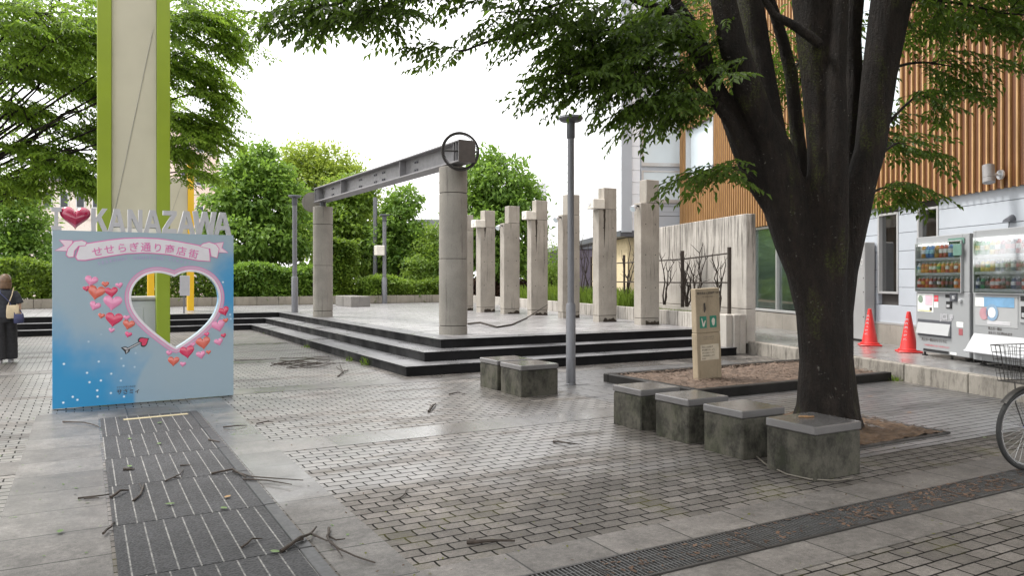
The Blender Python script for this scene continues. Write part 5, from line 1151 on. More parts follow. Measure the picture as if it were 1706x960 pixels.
def bark_mat(name, c, moss=.5):
    m, t, b = newmat(name); v, x, y, z = obj_xyz(t); mp = nd(t, 'ShaderNodeMapping', {'Vector': v, 'Scale': (1, 1, .35)})
    n1 = noise(t, mp.outputs[0], 14, 5, .7); n2 = noise(t, v, 55, 3, .7); n3 = noise(t, mp.outputs[0], 3.2, 4, .6)
    f = math_(t, 'MULTIPLY', mapr(t, n1, .3, .7, .45, 1.6), mapr(t, n3, .3, .7, .6, 1.45))
    cc = nd(t, 'ShaderNodeVectorMath', {0: c, 1: nd(t, 'ShaderNodeCombineXYZ', {0: f, 1: f, 2: f}).outputs[0]}, operation='MULTIPLY').outputs[0]
    ms = math_(t, 'MULTIPLY', mapr(t, n3, .56, .66, 0, moss), mapr(t, n2, .45, .6, 0, 1)); cc = mix_(t, ms, cc, (.07, .085, .012))
    li = math_(t, 'MULTIPLY', mapr(t, noise(t, v, 40, 2), .66, .72, 0, .8), mapr(t, noise(t, v, 5, 2), .5, .62, 0, 1)); cc = mix_(t, li, cc, (.16, .15, .13))
    put(t, b, 'Base Color', cc); put(t, b, 'Roughness', .75); put(t, b, 'Specular IOR Level', .3); mf = nd(t, 'ShaderNodeMapping', {'Vector': v, 'Scale': (1, 1, .12)}); n4 = noise(t, mf.outputs[0], 26, 4, .7); bump(t, b, math_(t, 'ADD', math_(t, 'ADD', n1, math_(t, 'MULTIPLY', n2, .5)), math_(t, 'MULTIPLY', n4, 1.2)), 1.0, .045); return m
M['bark'] = bark_mat('bark', (.0145, .0098, .0072), .7)

# main zelkova: stems fan out of one trunk (photo columns, rows and half widths at the trunk's own distance)
DT = 7.8; TB = at(1378, 711, DT); TB.z = 0
zt_ = thing('zelkova_tree', 'big zelkova with a dark many-stemmed trunk, standing in front of the drink machines', 'tree', TB)
def stem(mb, pts, doff=0.0, n=14, d0=None):
    P = []; r = []
    for px, py, hw in pts: d = DT + (doff * min(1, max(0, (620 - py) / 300)) if d0 is None else d0 + (doff - d0) * min(1, max(0, (pts[0][1] - 60 - py) / 160))); P.append(at(px, py, d)); r.append(hw * d / FPX)
    Q, q = [], []                                     # refine
    for i in range(len(P) - 1):
        for k in range(4): f = k / 4; Q.append(P[i].lerp(P[i + 1], f)); q.append(r[i] * (1 - f) + r[i + 1] * f)
    mb.tube(Q + [P[-1]], q + [r[-1]], n); return P, r
mb = MB(); stems = {}
stems['A'] = stem(mb, [(1370, 735, 48), (1370, 711, 44), (1367, 600, 34), (1358, 520, 31), (1342, 450, 32), (1326, 400, 36), (1312, 350, 38), (1299, 300, 37), (1287, 250, 33), (1272, 205, 22), (1266, 180, 10)], -.1)
stems['A1'] = stem(mb, [(1305, 330, 14), (1288, 265, 24), (1247, 150, 25), (1222, 80, 23), (1205, 0, 21), (1180, -130, 16), (1140, -320, 9)], -.35, d0=-.08)
stems['A2'] = stem(mb, [(1308, 330, 14), (1292, 260, 24), (1268, 150, 27), (1258, 80, 25), (1249, 0, 22), (1238, -140, 17), (1230, -380, 8)], .15, d0=-.08)
stems['E'] = stem(mb, [(1384, 735, 46), (1384, 711, 44), (1380, 600, 40), (1376, 520, 34), (1374, 400, 29), (1370, 250, 24), (1360, 124, 25), (1352, 0, 32), (1345, -150, 24), (1330, -420, 10)], -.22)
stems['F'] = stem(mb, [(1390, 620, 10), (1396, 400, 18), (1397, 250, 16), (1394, 130, 15), (1398, 40, 14), (1404, -60, 12), (1420, -260, 6)], -.42)
stems['Gs'] = stem(mb, [(1400, 620, 10), (1408, 400, 18), (1414, 250, 16), (1421, 130, 16), (1417, 60, 17), (1421, 0, 18), (1440, -160, 12), (1450, -330, 6)], .25)
stems['R'] = stem(mb, [(1392, 735, 46), (1392, 711, 42), (1387, 600, 33), (1390, 520, 30), (1400, 450, 28), (1412, 400, 27), (1424, 350, 26), (1435, 300, 25), (1450, 248, 25), (1465, 124, 28), (1485, 0, 33), (1515, -150, 28), (1560, -420, 12)], -.05)
stems['D'] = stem(mb, [(1368, 470, 18), (1350, 380, 14), (1338, 300, 13), (1328, 223, 12), (1318, 124, 11), (1306, 74, 10), (1290, 20, 9), (1260, -70, 6)], .2)
stems['B'] = stem(mb, [(1292, 370, 8), (1258, 300, 17), (1237, 248, 18), (1215, 190, 16), (1190, 140, 14), (1170, 105, 13), (1152, 74, 12), (1128, 30, 11), (1103, 15, 8), (1048, -4, 6)], -.15, d0=-.08)
stems['B2'] = stem(mb, [(1200, 165, 6), (1185, 130, 10), (1172, 80, 11), (1152, 40, 10), (1120, -5, 9), (1080, -70, 6)], .1, d0=-.12)
stems['C'] = stem(mb, [(1285, 360, 6), (1262, 308, 11), (1239, 252, 11), (1217, 203, 10), (1197, 178, 9), (1167, 154, 7), (1138, 119, 5)], -.3, d0=-.1)
stems['H'] = stem(mb, [(1262, -20, 6), (1290, 25, 7), (1320, 40, 8), (1352, 62, 9), (1368, 75, 8)], -.45)
for a in range(7):                                    # root flare
    th = a * .9 + .3; mb.tube([TB + Vector((math.cos(th) * .12, math.sin(th) * .12, .45)), TB + Vector((math.cos(th) * .24, math.sin(th) * .24, .12)), TB + Vector((math.cos(th) * .36, math.sin(th) * .36, -.08))], [.11, .09, .05], 8)
trunk = remeshed(mb.build('trunk', M['bark'], zt_, True), .022, 4)
cr = Crown(); limb = MB()
def R_(v): return np.array((CY, -SY, 0)) * v          # along the picture's horizontal
def F_(v): return np.array((SY, CY, 0)) * v
def cloud(crown, px, py, d, hx, hz, hd, n, start, scale=(.5, .85), tip_bias=0.0, pitch=-.15, r0=.03, center=None, leafscale=1.0, bend=.35, keep=None, bough_mb=None, linkr=.006, sub=1.0):
    """a bough from start to the middle of a flattened region with n sprays along and around it"""
    c = np.array(at(px, py, d)); center = np.array(TB) if center is None else np.array(center)
    out = c[:2] - center[:2]; base = math.atan2(out[1], out[0])
    od = np.array([math.cos(base), math.sin(base), 0.0]); tip = c + od * max(hx, hd) * .75 + np.array([0, 0, -.25 * hz]); st = np.array(start)
    mid = st * .5 + c * .5 + np.array([0, 0, bend * np.linalg.norm(c - st) * .3]); B = []
    for i in range(11):
        f = i / 10
        B.append(((1 - f) ** 2 * st + 2 * f * (1 - f) * mid + f * f * c) if True else 0)
    for i in range(1, 5): B.append(c + (tip - c) * i / 4)
    (bough_mb if bough_mb is not None else limb).tube([Vector(b) for b in B], [r0 * (1 - .75 * i / (len(B) - 1)) for i in range(len(B))], 6)
    Bn = np.array(B)
    for _ in range(n):
        u = rng.normal(0, .5, 3); u = np.clip(u, -1, 1); o = c + R_(u[0] * hx) + F_(u[1] * hd) + np.array([0, 0, u[2] * hz])
        if keep is not None and not keep(o): continue
        a = base + rng.normal(0, .75); crown.spray(o, a, pitch + rng.normal(0, .16), rng.normal(0, .22), rng.uniform(*scale), leafscale, sub=sub)
        q = Bn[np.argmin(((Bn[4:] - o) ** 2).sum(1)) + 4]; crown.link(q, o, linkr)
def st_(k, i): return stems[k][0][i]
above = np.array((0, 0, 0))
for a in ((640, -8, 6.7, .55, .16, .4, 30, st_('B', 9)), (560, 8, 6.6, .25, .10, .2, 12, at(640, -20, 6.8)), (790, -50, 6.9, 1.1, .15, .5, 44, st_('B2', 5)), (775, 84, 7.0, .13, .03, .1, 3, at(900, 55, 7.2)), (895, 18, 7.1, .34, .16, .5, 20, st_('B', 9)), (1018, 62, 7.4, .34, .24, .6, 48, st_('B', 7)), (1095, 40, 7.5, .60, .40, .8, 58, st_('B', 8)),
          (1060, 116, 7.3, .50, .12, .6, 27, st_('C', 6)), (965, 122, 7.2, .22, .09, .3, 10, st_('C', 6)), (1150, 160, 7.3, .38, .08, .5, 24, st_('C', 4)), (1100, 168, 7.3, .18, .04, .3, 6, st_('C', 4)), (1215, 278, 7.2, .20, .05, .3, 10, st_('C', 1)), (1165, 92, 7.6, .5, .35, .6, 28, st_('C', 4)), (1220, 40, 8.6, .5, .5, .4, 20, st_('A2', 2)),
          (1340, 110, 9.2, .7, .7, .5, 28, st_('D', 4)), (1310, 240, 9.3, .3, .3, .3, 9, st_('D', 2)), (1400, 40, 9.0, .6, .5, .5, 18, st_('Gs', 4)),
          (1570, 8, 8.0, .8, .25, .7, 40, st_('R', 10)), (1660, 20, 7.6, .4, .22, .5, 18, st_('R', 10)), (1555, 105, 8.2, .36, .06, .4, 12, st_('R', 9)), (1530, 158, 8.2, .26, .06, .3, 9, st_('R', 8)), (1495, 238, 8.3, .22, .07, .25, 8, st_('R', 7)), (1475, 312, 8.3, .20, .08, .25, 8, st_('R', 6)), (1450, 200, 9.0, .3, .3, .3, 8, st_('R', 7))):
    cloud(cr, *a, r0=.022)
# upper crown above the frame: keeps the square in shade
def hidden_above(o, m=.35): d = SY * o[0] + CY * o[1]; return d < .5 or o[2] > EYE + .375 * d + m
tops = [stems[k][0][-1] for k in ('A1', 'A2', 'E', 'F', 'Gs', 'R', 'B2')]
for i in range(64):
    a = rng.random() * 6.283; rr = 7.2 * math.sqrt(rng.random()); z = 5.6 + 3.6 * rng.random() - .12 * rr; x, y = TB.x - 2.6 + rr * math.cos(a), TB.y - 2.8 + rr * math.sin(a)
    d = SY * x + CY * y; px = CX + (CY * x - SY * y) / max(d, .1) * FPX if d > 1 else 0
    z = max(z, EYE + .375 * max(d, 0) + 1.0)
    st0 = min(tops, key=lambda q: (q - Vector((x, y, z))).length); c = Vector((x, y, z))
    base = math.atan2(y - TB.y, x - TB.x); B = [st0.lerp(c, f) + Vector((0, 0, .5 * math.sin(math.pi * f))) for f in np.linspace(0, 1, 8)]
    limb.tube(B, list(np.linspace(.045, .015, 8)), 6)
    for _ in range(15):
        o = np.array(c) + rng.normal(0, 1, 3) * np.array((.9, .9, .35))
        if hidden_above(o): cr.spray(o, base + rng.normal(0, .8), -.1 + rng.normal(0, .15), rng.normal(0, .2), rng.uniform(1.0, 1.6), 1.9, twigs=False)
cr.build('crown', M['leaf_near'], zt_); cr.twigs('twigs', M['bark'], zt_); limb.build('branches', M['bark'], zt_, True)

# left zelkova, whose trunk stands outside the frame
LB = at(-235, 560, 17.0); LB.z = 0
zl = thing('zelkova_tree', 'spreading zelkova with layered light foliage and black branches, behind the green pylon', 'tree', LB)
mb = MB(); fk = LB + Vector((.2, 0, 2.6)); mb.tube([LB, LB + Vector((.05, 0, 1.2)), fk], [.42, .36, .34], 14); zlt = mb.build('trunk', M['bark'], zl, True)
cl = Crown(); lm = MB(); DL = 17.0
layers = [(330, 30, 16, .9, .5, 80), (300, 110, 17, .85, .4, 66), (345, 150, 17, .42, .2, 24), (320, 195, 17, .75, .3, 52), (290, 245, 17, .6, .22, 34), (200, 20, 17, 1.1, .6, 80), (130, 60, 16, 1.2, .5, 80), (50, 20, 15, 1.1, .5, 70), (60, 110, 16, 1.2, .25, 50), (140, 140, 17.5, 1.0, .3, 48), (230, 180, 18, 1.0, .6, 60), (40, 180, 17, 1.1, .2, 40),
          (150, 215, 17.5, .9, .2, 34), (60, 245, 17, 1.0, .22, 46), (110, 275, 16.5, .9, .2, 44), (140, 300, 16.5, .5, .15, 20), (25, 300, 16.5, .6, .25, 34), (320, 285, 17, .35, .14, 12), (345, 225, 17, .3, .15, 14), (200, 100, 19, 1.2, .8, 60), (60, 60, 20, 1.4, .8, 60), (370, 60, 16.5, .3, .5, 22), (-60, 60, 16, 1.4, .6, 50), (-90, 180, 17, 1.4, .5, 50), (-120, 280, 17, 1.3, .4, 40), (-260, -20, 17, 1.6, .7, 50), (-300, 140, 18, 1.6, .6, 50), (-420, 60, 17, 1.5, .7, 50), (-480, 230, 17, 1.4, .5, 40), (-250, 260, 18.5, 1.3, .4, 40), (-200, 120, 15, 1.4, .6, 50)]
for px, py, d, hx, hz, n in layers:
    s0 = fk + Vector((0, 0, 0)).lerp(Vector(at(px, py, d)) - fk, .12); cloud(cl, px - 14, py, d, hx, hz, hx * .9, int(n * 1.15), s0, (.65, 1.1), r0=.032, center=LB, leafscale=1.4, bend=.12, pitch=-.1, bough_mb=lm, linkr=.007)
for i, (px, py, d) in enumerate(((150, -60, 16), (90, 20, 15.5), (180, 30, 16), (120, 110, 16), (165, 160, 16.5), (100, 200, 16), (160, 230, 16.5), (60, 60, 15), (30, -40, 15))):
    p = jig(fk, at(px, py, d), 7, .02, 300 + i); lm.tube(p, [.06, .046, .04, .034, .028, .022, .016, .009], 7)
    for k in range(2, 7):
        q = p[k] + (p[k] - p[k - 1]).normalized() * 1.1 + Vector((rng.normal(0, .35), rng.normal(0, .35), rng.normal(.1, .3))); lm.tube(jig(p[k], q, 3, .04, i * 9 + k), [.028, .02, .014, .007], 5)
cl.build('crown', M['leaf_left'], zl); cl.twigs('twigs', M['bark'], zl); lm.build('branches', M['bark'], zl, True)

def clumps(P0, Nout, leaf, n_per, spread, droop=.35):
    """leaf clumps at points P0 with outward directions Nout"""
    k = len(P0); P = np.repeat(P0, n_per, 0) + rng.normal(0, 1, (k * n_per, 3)) * spread * np.array((1, 1, .6)); No = np.repeat(Nout, n_per, 0)
    D = No * .7 + rng.normal(0, .55, P.shape); D[:, 2] -= droop; D /= np.linalg.norm(D, axis=1, keepdims=True)
    N = No * .45 + np.array((0, 0, .9)) + rng.normal(0, .45, P.shape); N -= D * (N * D).sum(1, keepdims=True); N /= np.linalg.norm(N, axis=1, keepdims=True) + 1e-9
    return P, D, N, leaf * (.6 + .7 * rng.random(len(P)))
def blob_tree(name, label, cat, base, blobs, n, leaf, m, trunk_r=.14, n_per=16, spread=.26, group='trees behind the terrace', ratio=.5, trunk_top=None, shell=.55, trunkpart=True):
    root = thing(name, label, cat, base, group); vol = np.array([b[3] * b[4] * b[5] for b in blobs]) ** .67; vol /= vol.sum(); PP = []; NN = []
    which = rng.choice(len(blobs), n, p=vol)
    for i, b in enumerate(blobs):
        k = int((which == i).sum()); u = rng.normal(0, 1, (k, 3)); u /= np.linalg.norm(u, axis=1, keepdims=True); rad = shell + (1 - shell) * rng.random((k, 1)) ** .6
        rad *= 1 + .26 * np.sin(u[:, :1] * 5.3 + i) * np.cos(u[:, 2:] * 4.7 + 2 * i + u[:, 1:2] * 3) + .10 * np.sin(u[:, 1:2] * 13 + u[:, 2:] * 9); PP.append(np.array(b[:3]) + u * rad * np.array(b[3:])); NN.append(u)
    P0, N0 = np.concatenate(PP), np.concatenate(NN); gap = np.sin(P0[:, 0] * 2.9 + P0[:, 2] * 1.7) * np.sin(P0[:, 2] * 3.3 - P0[:, 1] * 1.1 + P0[:, 0]); kp = gap > -.55 - .3 * rng.random(len(P0)); P0, N0 = P0[kp], N0[kp]
    P, D, N, L = clumps(P0, N0, leaf, n_per, spread); V, F = leaf_geometry(P, D, N, L, ratio); numpy_mesh('crown', V, F, m, root)
    if trunkpart:
        top_ = Vector(blobs[0][:3]) if trunk_top is None else trunk_top; b_ = Vector(base); mb = MB(); mb.tube(jig(b_, top_, 6, .02, int(abs(b_.x * 13))), [trunk_r, trunk_r * .9, trunk_r * .8, trunk_r * .65, trunk_r * .5, trunk_r * .35, trunk_r * .2], 10)
        for b in blobs[1:]: mb.tube(jig(b_.lerp(top_, .45), Vector(b[:3]), 4, .05, int(abs(b[0] * 7))), [trunk_r * .5, trunk_r * .4, trunk_r * .3, trunk_r * .2, trunk_r * .1], 6)
        mb.build('trunk', M['bark'], root, True)
    return root
def bl(px, py, d, rx, rz, ry=None): c = at(px, py, d); return (c.x, c.y, c.z, rx, ry or rx, rz)
def gd(px, d, z=0.0): c = at(px, 466, d); return (c.x, c.y, z)
blob_tree('camphor_tree', 'dark green broad tree with a bare trunk, left of the far round column', 'tree', gd(427, 35.5), [bl(427, 330, 35.5, 1.5, 1.9), bl(385, 345, 35, 1.15, 1.2), bl(470, 345, 35.5, 1.2, 1.3), bl(425, 400, 35, 2.2, 1.0), bl(430, 268, 36, .75, .9), bl(375, 400, 35.5, 1.0, 1.1), bl(480, 400, 35, .9, 1.0), bl(400, 300, 35.6, .9, .9), bl(460, 300, 36, .9, .9)], 1050, .27, M['leaf_dark'], .18, 18, .24)
blob_tree('broadleaf_tree', 'big yellow green tree rising behind the steel beam', 'tree', gd(545, 46), [bl(540, 320, 46, 2.4, 2.3), bl(498, 300, 46, 1.5, 1.8), bl(590, 325, 46, 1.6, 1.5), bl(545, 272, 46, 1.5, 1.1), bl(505, 265, 46, 1.2, .9), bl(615, 360, 46, 1.2, 1.2), bl(520, 380, 45.5, 2.6, 1.6)], 1500, .24, M['leaf_yel'], .2, 16, .3)
blob_tree('conifer', 'feathery mid green tree directly below the steel beam', 'tree', gd(580, 40), [bl(582, 350, 40, 1.2, 1.8), bl(575, 400, 40, 1.8, 1.5), bl(600, 320, 40, .8, 1.2), bl(560, 330, 40, .7, 1.0), bl(545, 400, 40, 1.1, 1.3), bl(615, 420, 40, 1.2, 1.0), bl(585, 435, 39.5, 1.7, .8)], 800, .25, M['leaf_mid'], .16, 18, .22)
blob_tree('broadleaf_tree', 'deep green tree right of the grey poles', 'tree', gd(668, 39), [bl(665, 360, 39, .8, 1.2), bl(660, 400, 39, 1.3, 1.3), bl(695, 405, 39, .9, 1.0), bl(675, 335, 39.5, .7, .6), bl(640, 410, 39.2, .8, 1.0), bl(690, 435, 38.6, 1.3, .6)], 650, .24, M['leaf_dark'], .13, 18, .2)
blob_tree('young_tree', 'light green slender tree between the deep green tree and the near round column', 'tree', gd(722, 38), [bl(722, 410, 38, .8, .8), bl(740, 400, 38, .8, 1.1), bl(712, 435, 37.5, .7, .5), bl(765, 420, 38, .8, 1.0)], 420, .16, M['leaf_mid'], .08, 16, .2)
blob_tree('broadleaf_tree', 'bright green tree between the near round column and the grey house', 'tree', gd(828, 37), [bl(832, 310, 37, 1.5, 1.5), bl(795, 325, 37, 1.1, 1.3), bl(862, 325, 37, 1.0, 1.2), bl(815, 275, 37.5, .9, .7), bl(825, 385, 36.6, 1.9, 1.5), bl(870, 400, 37, .9, 1.4), bl(785, 400, 37, 1.0, 1.4), bl(850, 440, 36.5, 1.6, .7)], 950, .27, M['leaf_dark'], .2, 18, .24)
blob_tree('bushy_tree', 'tall bushy green tree at the left edge, behind the walking person', 'tree', gd(30, 33.5), [bl(25, 370, 33.5, 1.3, 1.5), bl(60, 380, 33.5, .7, 1.2), bl(20, 440, 33, 1.7, 1.1), bl(66, 452, 33, .8, 1.0), bl(-45, 400, 34, 1.8, 2.2), bl(20, 325, 33.8, .8, .8), bl(72, 420, 33.2, .6, .9)], 900, .23, M['leaf_dark'], .16, 18, .22)
def hedge(name, label, x0, x1, y0, y1, z0, z1, n, leaf, m, cat='hedge', round_=.3, n_per=10, spread=.09):
    root = thing(name, label, cat, ((x0 + x1) / 2, (y0 + y1) / 2, z0), 'hedges and shrubs behind the terrace'); u = rng.random((n, 3)); face = rng.random(n); P = np.stack([x0 + u[:, 0] * (x1 - x0), y0 + u[:, 1] * (y1 - y0), z0 + u[:, 2] * (z1 - z0)], -1); No = np.zeros_like(P)
    a = face < .36; P[a, 2] = z1 + .10 * np.sin(P[a, 0] * 2.3) + .05 * rng.random(a.sum()); No[a] = (0, -.2, 1); b = (face >= .36) & (face < .84); P[b, 1] = y0 + .12 * np.sin(P[b, 0] * 3 + P[b, 2] * 4); No[b] = (0, -1, .3)
    c = (face >= .84) & (face < .92); P[c, 0] = x0; No[c] = (-1, 0, .2); d = face >= .92; P[d, 0] = x1; No[d] = (1, 0, .2)
    q, D, N, L = clumps(P, No, leaf, n_per, spread, .15); V, F = leaf_geometry(q, D, N, L, .55); numpy_mesh('foliage', V, F, m, root)
    mb = MB(); k = max(2, int((x1 - x0) / .5)); yc = (y0 + y1) / 2
    for i in range(k):
        xx = x0 + (i + .5) * (x1 - x0) / k
        for j in range(4): mb.tube([(xx, yc, z0), (xx + rng.normal(0, .15), yc + rng.normal(0, .2), z1 - .1)], [.03, .008], 5)
    mb.build('stems', M['bark'], root)
    # dense inner foliage that stops the light
    P = np.stack([x0 + .1 + rng.random(n // 2) * (x1 - x0 - .2), y0 + .15 + rng.random(n // 2) * (y1 - y0 - .2), z0 + rng.random(n // 2) * (z1 - z0 - .1)], -1); q, D, N, L = clumps(P, np.tile([[0, -.5, .5]], (len(P), 1)), leaf * 1.5, 6, .1); V, F = leaf_geometry(q, D, N, L, .7); numpy_mesh('inner_foliage', V, F, m, root); return root
KV = 32.25
hedge('clipped_hedge', 'long clipped green hedge seen through the heart cutout and left of the stand', -14, 5.0, KV + .1, KV + 1.3, ZT, 2.0, 2600, .15, M['leaf_hedge'])
hedge('dark_hedge', 'dark shaded shrubs under the broad tree left of the far round column', 5.1, 9.2, KV + .2, KV + 1.6, ZT, 1.9, 1100, .18, M['leaf_dark'])
xa, xb = G(608, 504, ZT).x, 0
def ux(px, v): return on_plane(px, 466, (0, v), (1, 0))[0]
hedge('ivy_hedge', 'tall ivy covered bush right of the far round column', ux(540, KV), ux(597, KV), KV + .3, KV + 1.8, ZT, 3.1, 900, .16, M['leaf_hedge'])
hedge('low_hedge', 'low clipped bright hedge behind the second grey lamp post', ux(606, KV), ux(690, KV), KV + .1, KV + 1.2, ZT, 1.42, 800, .13, M['leaf_mid'])
hedge('low_hedge', 'low clipped hedge with yellowish top beside the near round column', ux(691, KV), ux(775, KV), KV + .1, KV + 1.2, ZT, 1.3, 700, .13, M['leaf_hedge'])
hedge('reddish_hedge', 'low reddish brown hedge seen between the concrete pillars', ux(776, KV), ux(893, KV), KV + .1, KV + 1.1, ZT, 1.4, 800, .14, M['leaf_red'])
hedge('green_hedge', 'green hedge with orange top behind the middle pillars', ux(895, KV), ux(960, KV), KV + .1, KV + 1.3, ZT, 1.9, 700, .15, M['leaf_hedge'])
blob_tree('round_shrub', 'round yellow green shrub standing over the low hedge', 'shrub', gd(712, 37.0), [bl(712, 445, 37.0, 1.0, .9), bl(735, 450, 37, .7, .8), bl(690, 455, 36.8, .6, .6)], 420, .14, M['leaf_mid'], .05, 16, .16, 'hedges and shrubs behind the terrace')
blob_tree('climbing_shrub', 'thin twiggy climbing shrub beside the fourth pillar', 'shrub', gd(918, 33.5), [bl(918, 435, 33.5, .5, .7), bl(925, 460, 33.5, .5, .6)], 120, .12, M['leaf_mid'], .04, 12, .16, 'hedges and shrubs behind the terrace')

# ------------------------------------------------------------------ far walls and buildings
a0, a1 = at(592, 470, 40.5), at(705, 470, 40.5)
bw_ = thing('block_wall', 'weathered concrete block wall behind the low hedge', 'wall', (a0.x, a0.y, 0)); Mx = frame((a0.x, a0.y, 0), Vector((a1.x - a0.x, a1.y - a0.y, 0))); L_ = (a1 - a0).length; mb = MB(); n = 7
for r_ in range(6):
    for i in range(n): o_ = (.25 if r_ % 2 else 0); mb.box(L_ / n * i + .01 + o_, L_ / n * (i + 1) - .01 + o_, 0, .18, r_ * .39, r_ * .39 + .37, Mx, .01)
mb.build('blocks', M['blockwall'], bw_); mb = MB(); mb.box(0, L_ + .25, .02, .16, 0, 2.3, Mx); mb.build('joint', M['groove'], bw_); mb = MB(); mb.box(L_ * .62, L_ * .75, .0, .2, 2.335, 2.45, Mx); mb.build('coping', plain('brick_red', (.35, .14, .08), .8), bw_)
M['houseg'] = plain('house_grey', (.30, .30, .36), .6); M['tile'] = plain('roof_tile', (.22, .22, .24), .5); M['house_dark'] = plain('house_purple', (.12, .10, .13), .7)
h0, h1 = at(905, 466, 46), at(1010, 466, 46); hs = thing('tiled_house', 'grey corrugated house with a dark tiled roof behind the pillars', 'house', (h0.x, h0.y, 0)); Mx = frame((h0.x, h0.y, 0), Vector((h1.x - h0.x, h1.y - h0.y, 0))); HW = (h1 - h0).length
zy = lambda y, d=46: EYE + (HY - y) * d / FPX
mb = MB(); mb.box(.1, HW, .1, 6, zy(412), zy(322), Mx); 
for i in range(int(HW / .18)): mb.box(.1 + i * .18, .16 + i * .18, .07, .1, zy(412), zy(328), Mx)
mb.build('upper_wall', M['houseg'], hs); mb = MB(); mb.box(0, HW, 0, 6, 0, zy(416), Mx); mb.build('lower_wall', M['house_dark'], hs)
mb = MB(); mb.box(-.1, HW, -.1, .0999, zy(415), zy(408), Mx); mb.build('band', M['steel'], hs)
mb = MB(); rz0, rz1 = zy(330), zy(294); mb.add([Mx @ Vector(q) for q in ((-.3, -.5, rz0), (HW, -.5, rz0), (HW, 3, rz1), (-.3, 3, rz1), (-.3, 6.5, rz0), (HW, 6.5, rz0), (-.3, -.5, rz0 - .12), (HW, -.5, rz0 - .12), (-.3, 6.5, rz0 - .12), (HW, 6.5, rz0 - .12))], [(0, 1, 2, 3), (3, 2, 5, 4), (0, 6, 7, 1), (6, 8, 9, 7), (4, 5, 9, 8), (0, 3, 4, 8, 6), (1, 7, 9, 5, 2)])
for i in range(int(HW / .3)):
    x = -.2 + i * .3; mb.tube([Mx @ Vector((x, -.52, rz0 + .02)), Mx @ Vector((x, 3, rz1 + .02))], .06, 6)
mb.build('roof', M['tile'], hs)
mb = MB(); mb.box(.85, 1.55, .03, .12, zy(389), zy(352), Mx, .01); f = mb.build('window', M['white'], hs); mb = MB(); mb.box(.92, 1.48, .022, .028, zy(386), zy(355), Mx); mb.build('pane', M['glass_sky'], f)
def flats(name, label, pxa, pxb, d, ytop, m, floors, cols, yb=520, slope=0.0):
    p0, p1 = at(pxa, 466, d), at(pxb, 466, d + slope); root = thing(name, label, 'building', (p0.x, p0.y, 0)); Mx = frame((p0.x, p0.y, 0), Vector((p1.x - p0.x, p1.y - p0.y, 0))); Wd = (p1 - p0).length; zt = EYE + (HY - ytop) * d / FPX; fh = zt / floors
    mb = MB(); mb.box(0, Wd, 0, 9, 0, zt, Mx); mb.build('wall', m, root); mb = MB(); mb.box(-.15, Wd + .15, -.15, 9.1, zt + .002, zt + .35, Mx); mb.build('roof', M['steel'], root)
    for f in range(floors):
        mb = MB(); mb.box(.0, Wd, -.10, -.002, f * fh, f * fh + .18, Mx); mb.build('ledge', m, root)
        for c in range(cols):
            x0 = Wd * (c + .22) / cols; x1 = Wd * (c + .78) / cols; mb = MB(); mb.box(x0, x1, -.06, .02, f * fh + .9, f * fh + 2.2, Mx); w_ = mb.build('window', M['alu'], root); mb = MB(); mb.box(x0 + .08, x1 - .08, -.07, -.062, f * fh + .98, f * fh + 2.12, Mx); mb.build('pane', M['dark_in'], w_)
    return root
flats('apartment_block', 'cream apartment block far behind the letter I of the stand', 40, 175, 62, 300, plain('cream_wall', (.72, .64, .56), .8), 3, 5)
flats('apartment_block', 'pinkish apartment block with balconies behind the yellow pylon', 296, 366, 72, 205, plain('pink_wall', (.70, .55, .47), .8), 5, 3, slope=5)
p0 = at(690, 372, 90); fb = thing('distant_building', 'pale distant building with a flat roof between the trees', 'building', (p0.x, p0.y, 0)); q0, q1 = at(690, 466, 90), at(740, 466, 90); Mx = frame((q0.x, q0.y, 0), Vector((q1.x - q0.x, q1.y - q0.y, 0)))
mb = MB(); mb.box(0, (q1 - q0).length, 0, 8, 0, zy(376, 90), Mx); mb.build('wall', M['offwhite'], fb); mb = MB(); mb.box(-.3, (q1 - q0).length + .3, -.3, 8, zy(376, 90) + .01, zy(366, 90), Mx); mb.build('roof', M['steel'], fb)

# ------------------------------------------------------------------ bicycle at the right edge
bk = thing('bicycle', 'blue city bicycle with a black wire front basket, cut off by the right edge', 'bicycle', (0, 0, 0))
M['tyre'] = plain('tyre', (.025, .025, .025), .75); M['bike_blue'] = plain('bike_blue', (.03, .06, .24), .3, .2, .05, 9, .6, .6); M['chrome'] = plain('chrome', (.55, .55, .56), .25, .9, .04)
X, Z = Vector((1, 0, 0)), Vector((0, 0, 1)); RW = .325
def wheel(cx):
    c = Vector((cx, 0, RW + .005)); mb = MB(); mb.torus(c, RW - .018, .018, X, Z, 64, 8); w_ = mb.build('wheel', M['tyre'], bk, True)
    mb = MB(); mb.torus(c, RW - .042, .011, X, Z, 56, 6); mb.build('rim', M['chrome'], w_, True)
    mb = MB(); mb.tube([c + Vector((0, -.035, 0)), c + Vector((0, .035, 0))], .02, 10); mb.build('hub', M['chrome'], w_, True)
    mb = MB()
    for i in range(32):
        a = 2 * math.pi * i / 32; b = a + (.45 if i % 2 else -.45); mb.tube([c + Vector((.02 * math.cos(b), .03 if i % 4 < 2 else -.03, .02 * math.sin(b))), c + Vector(((RW - .045) * math.cos(a), 0, (RW - .045) * math.sin(a)))], .0014, 4)
    mb.build('spokes', M['chrome'], w_)
wheel(0); wheel(-1.08)
mb = MB(); hd = Vector((-.22, 0, .88)); bb = Vector((-.66, 0, .29)); st = Vector((-.80, 0, .74)); ra = Vector((-1.08, 0, .33))
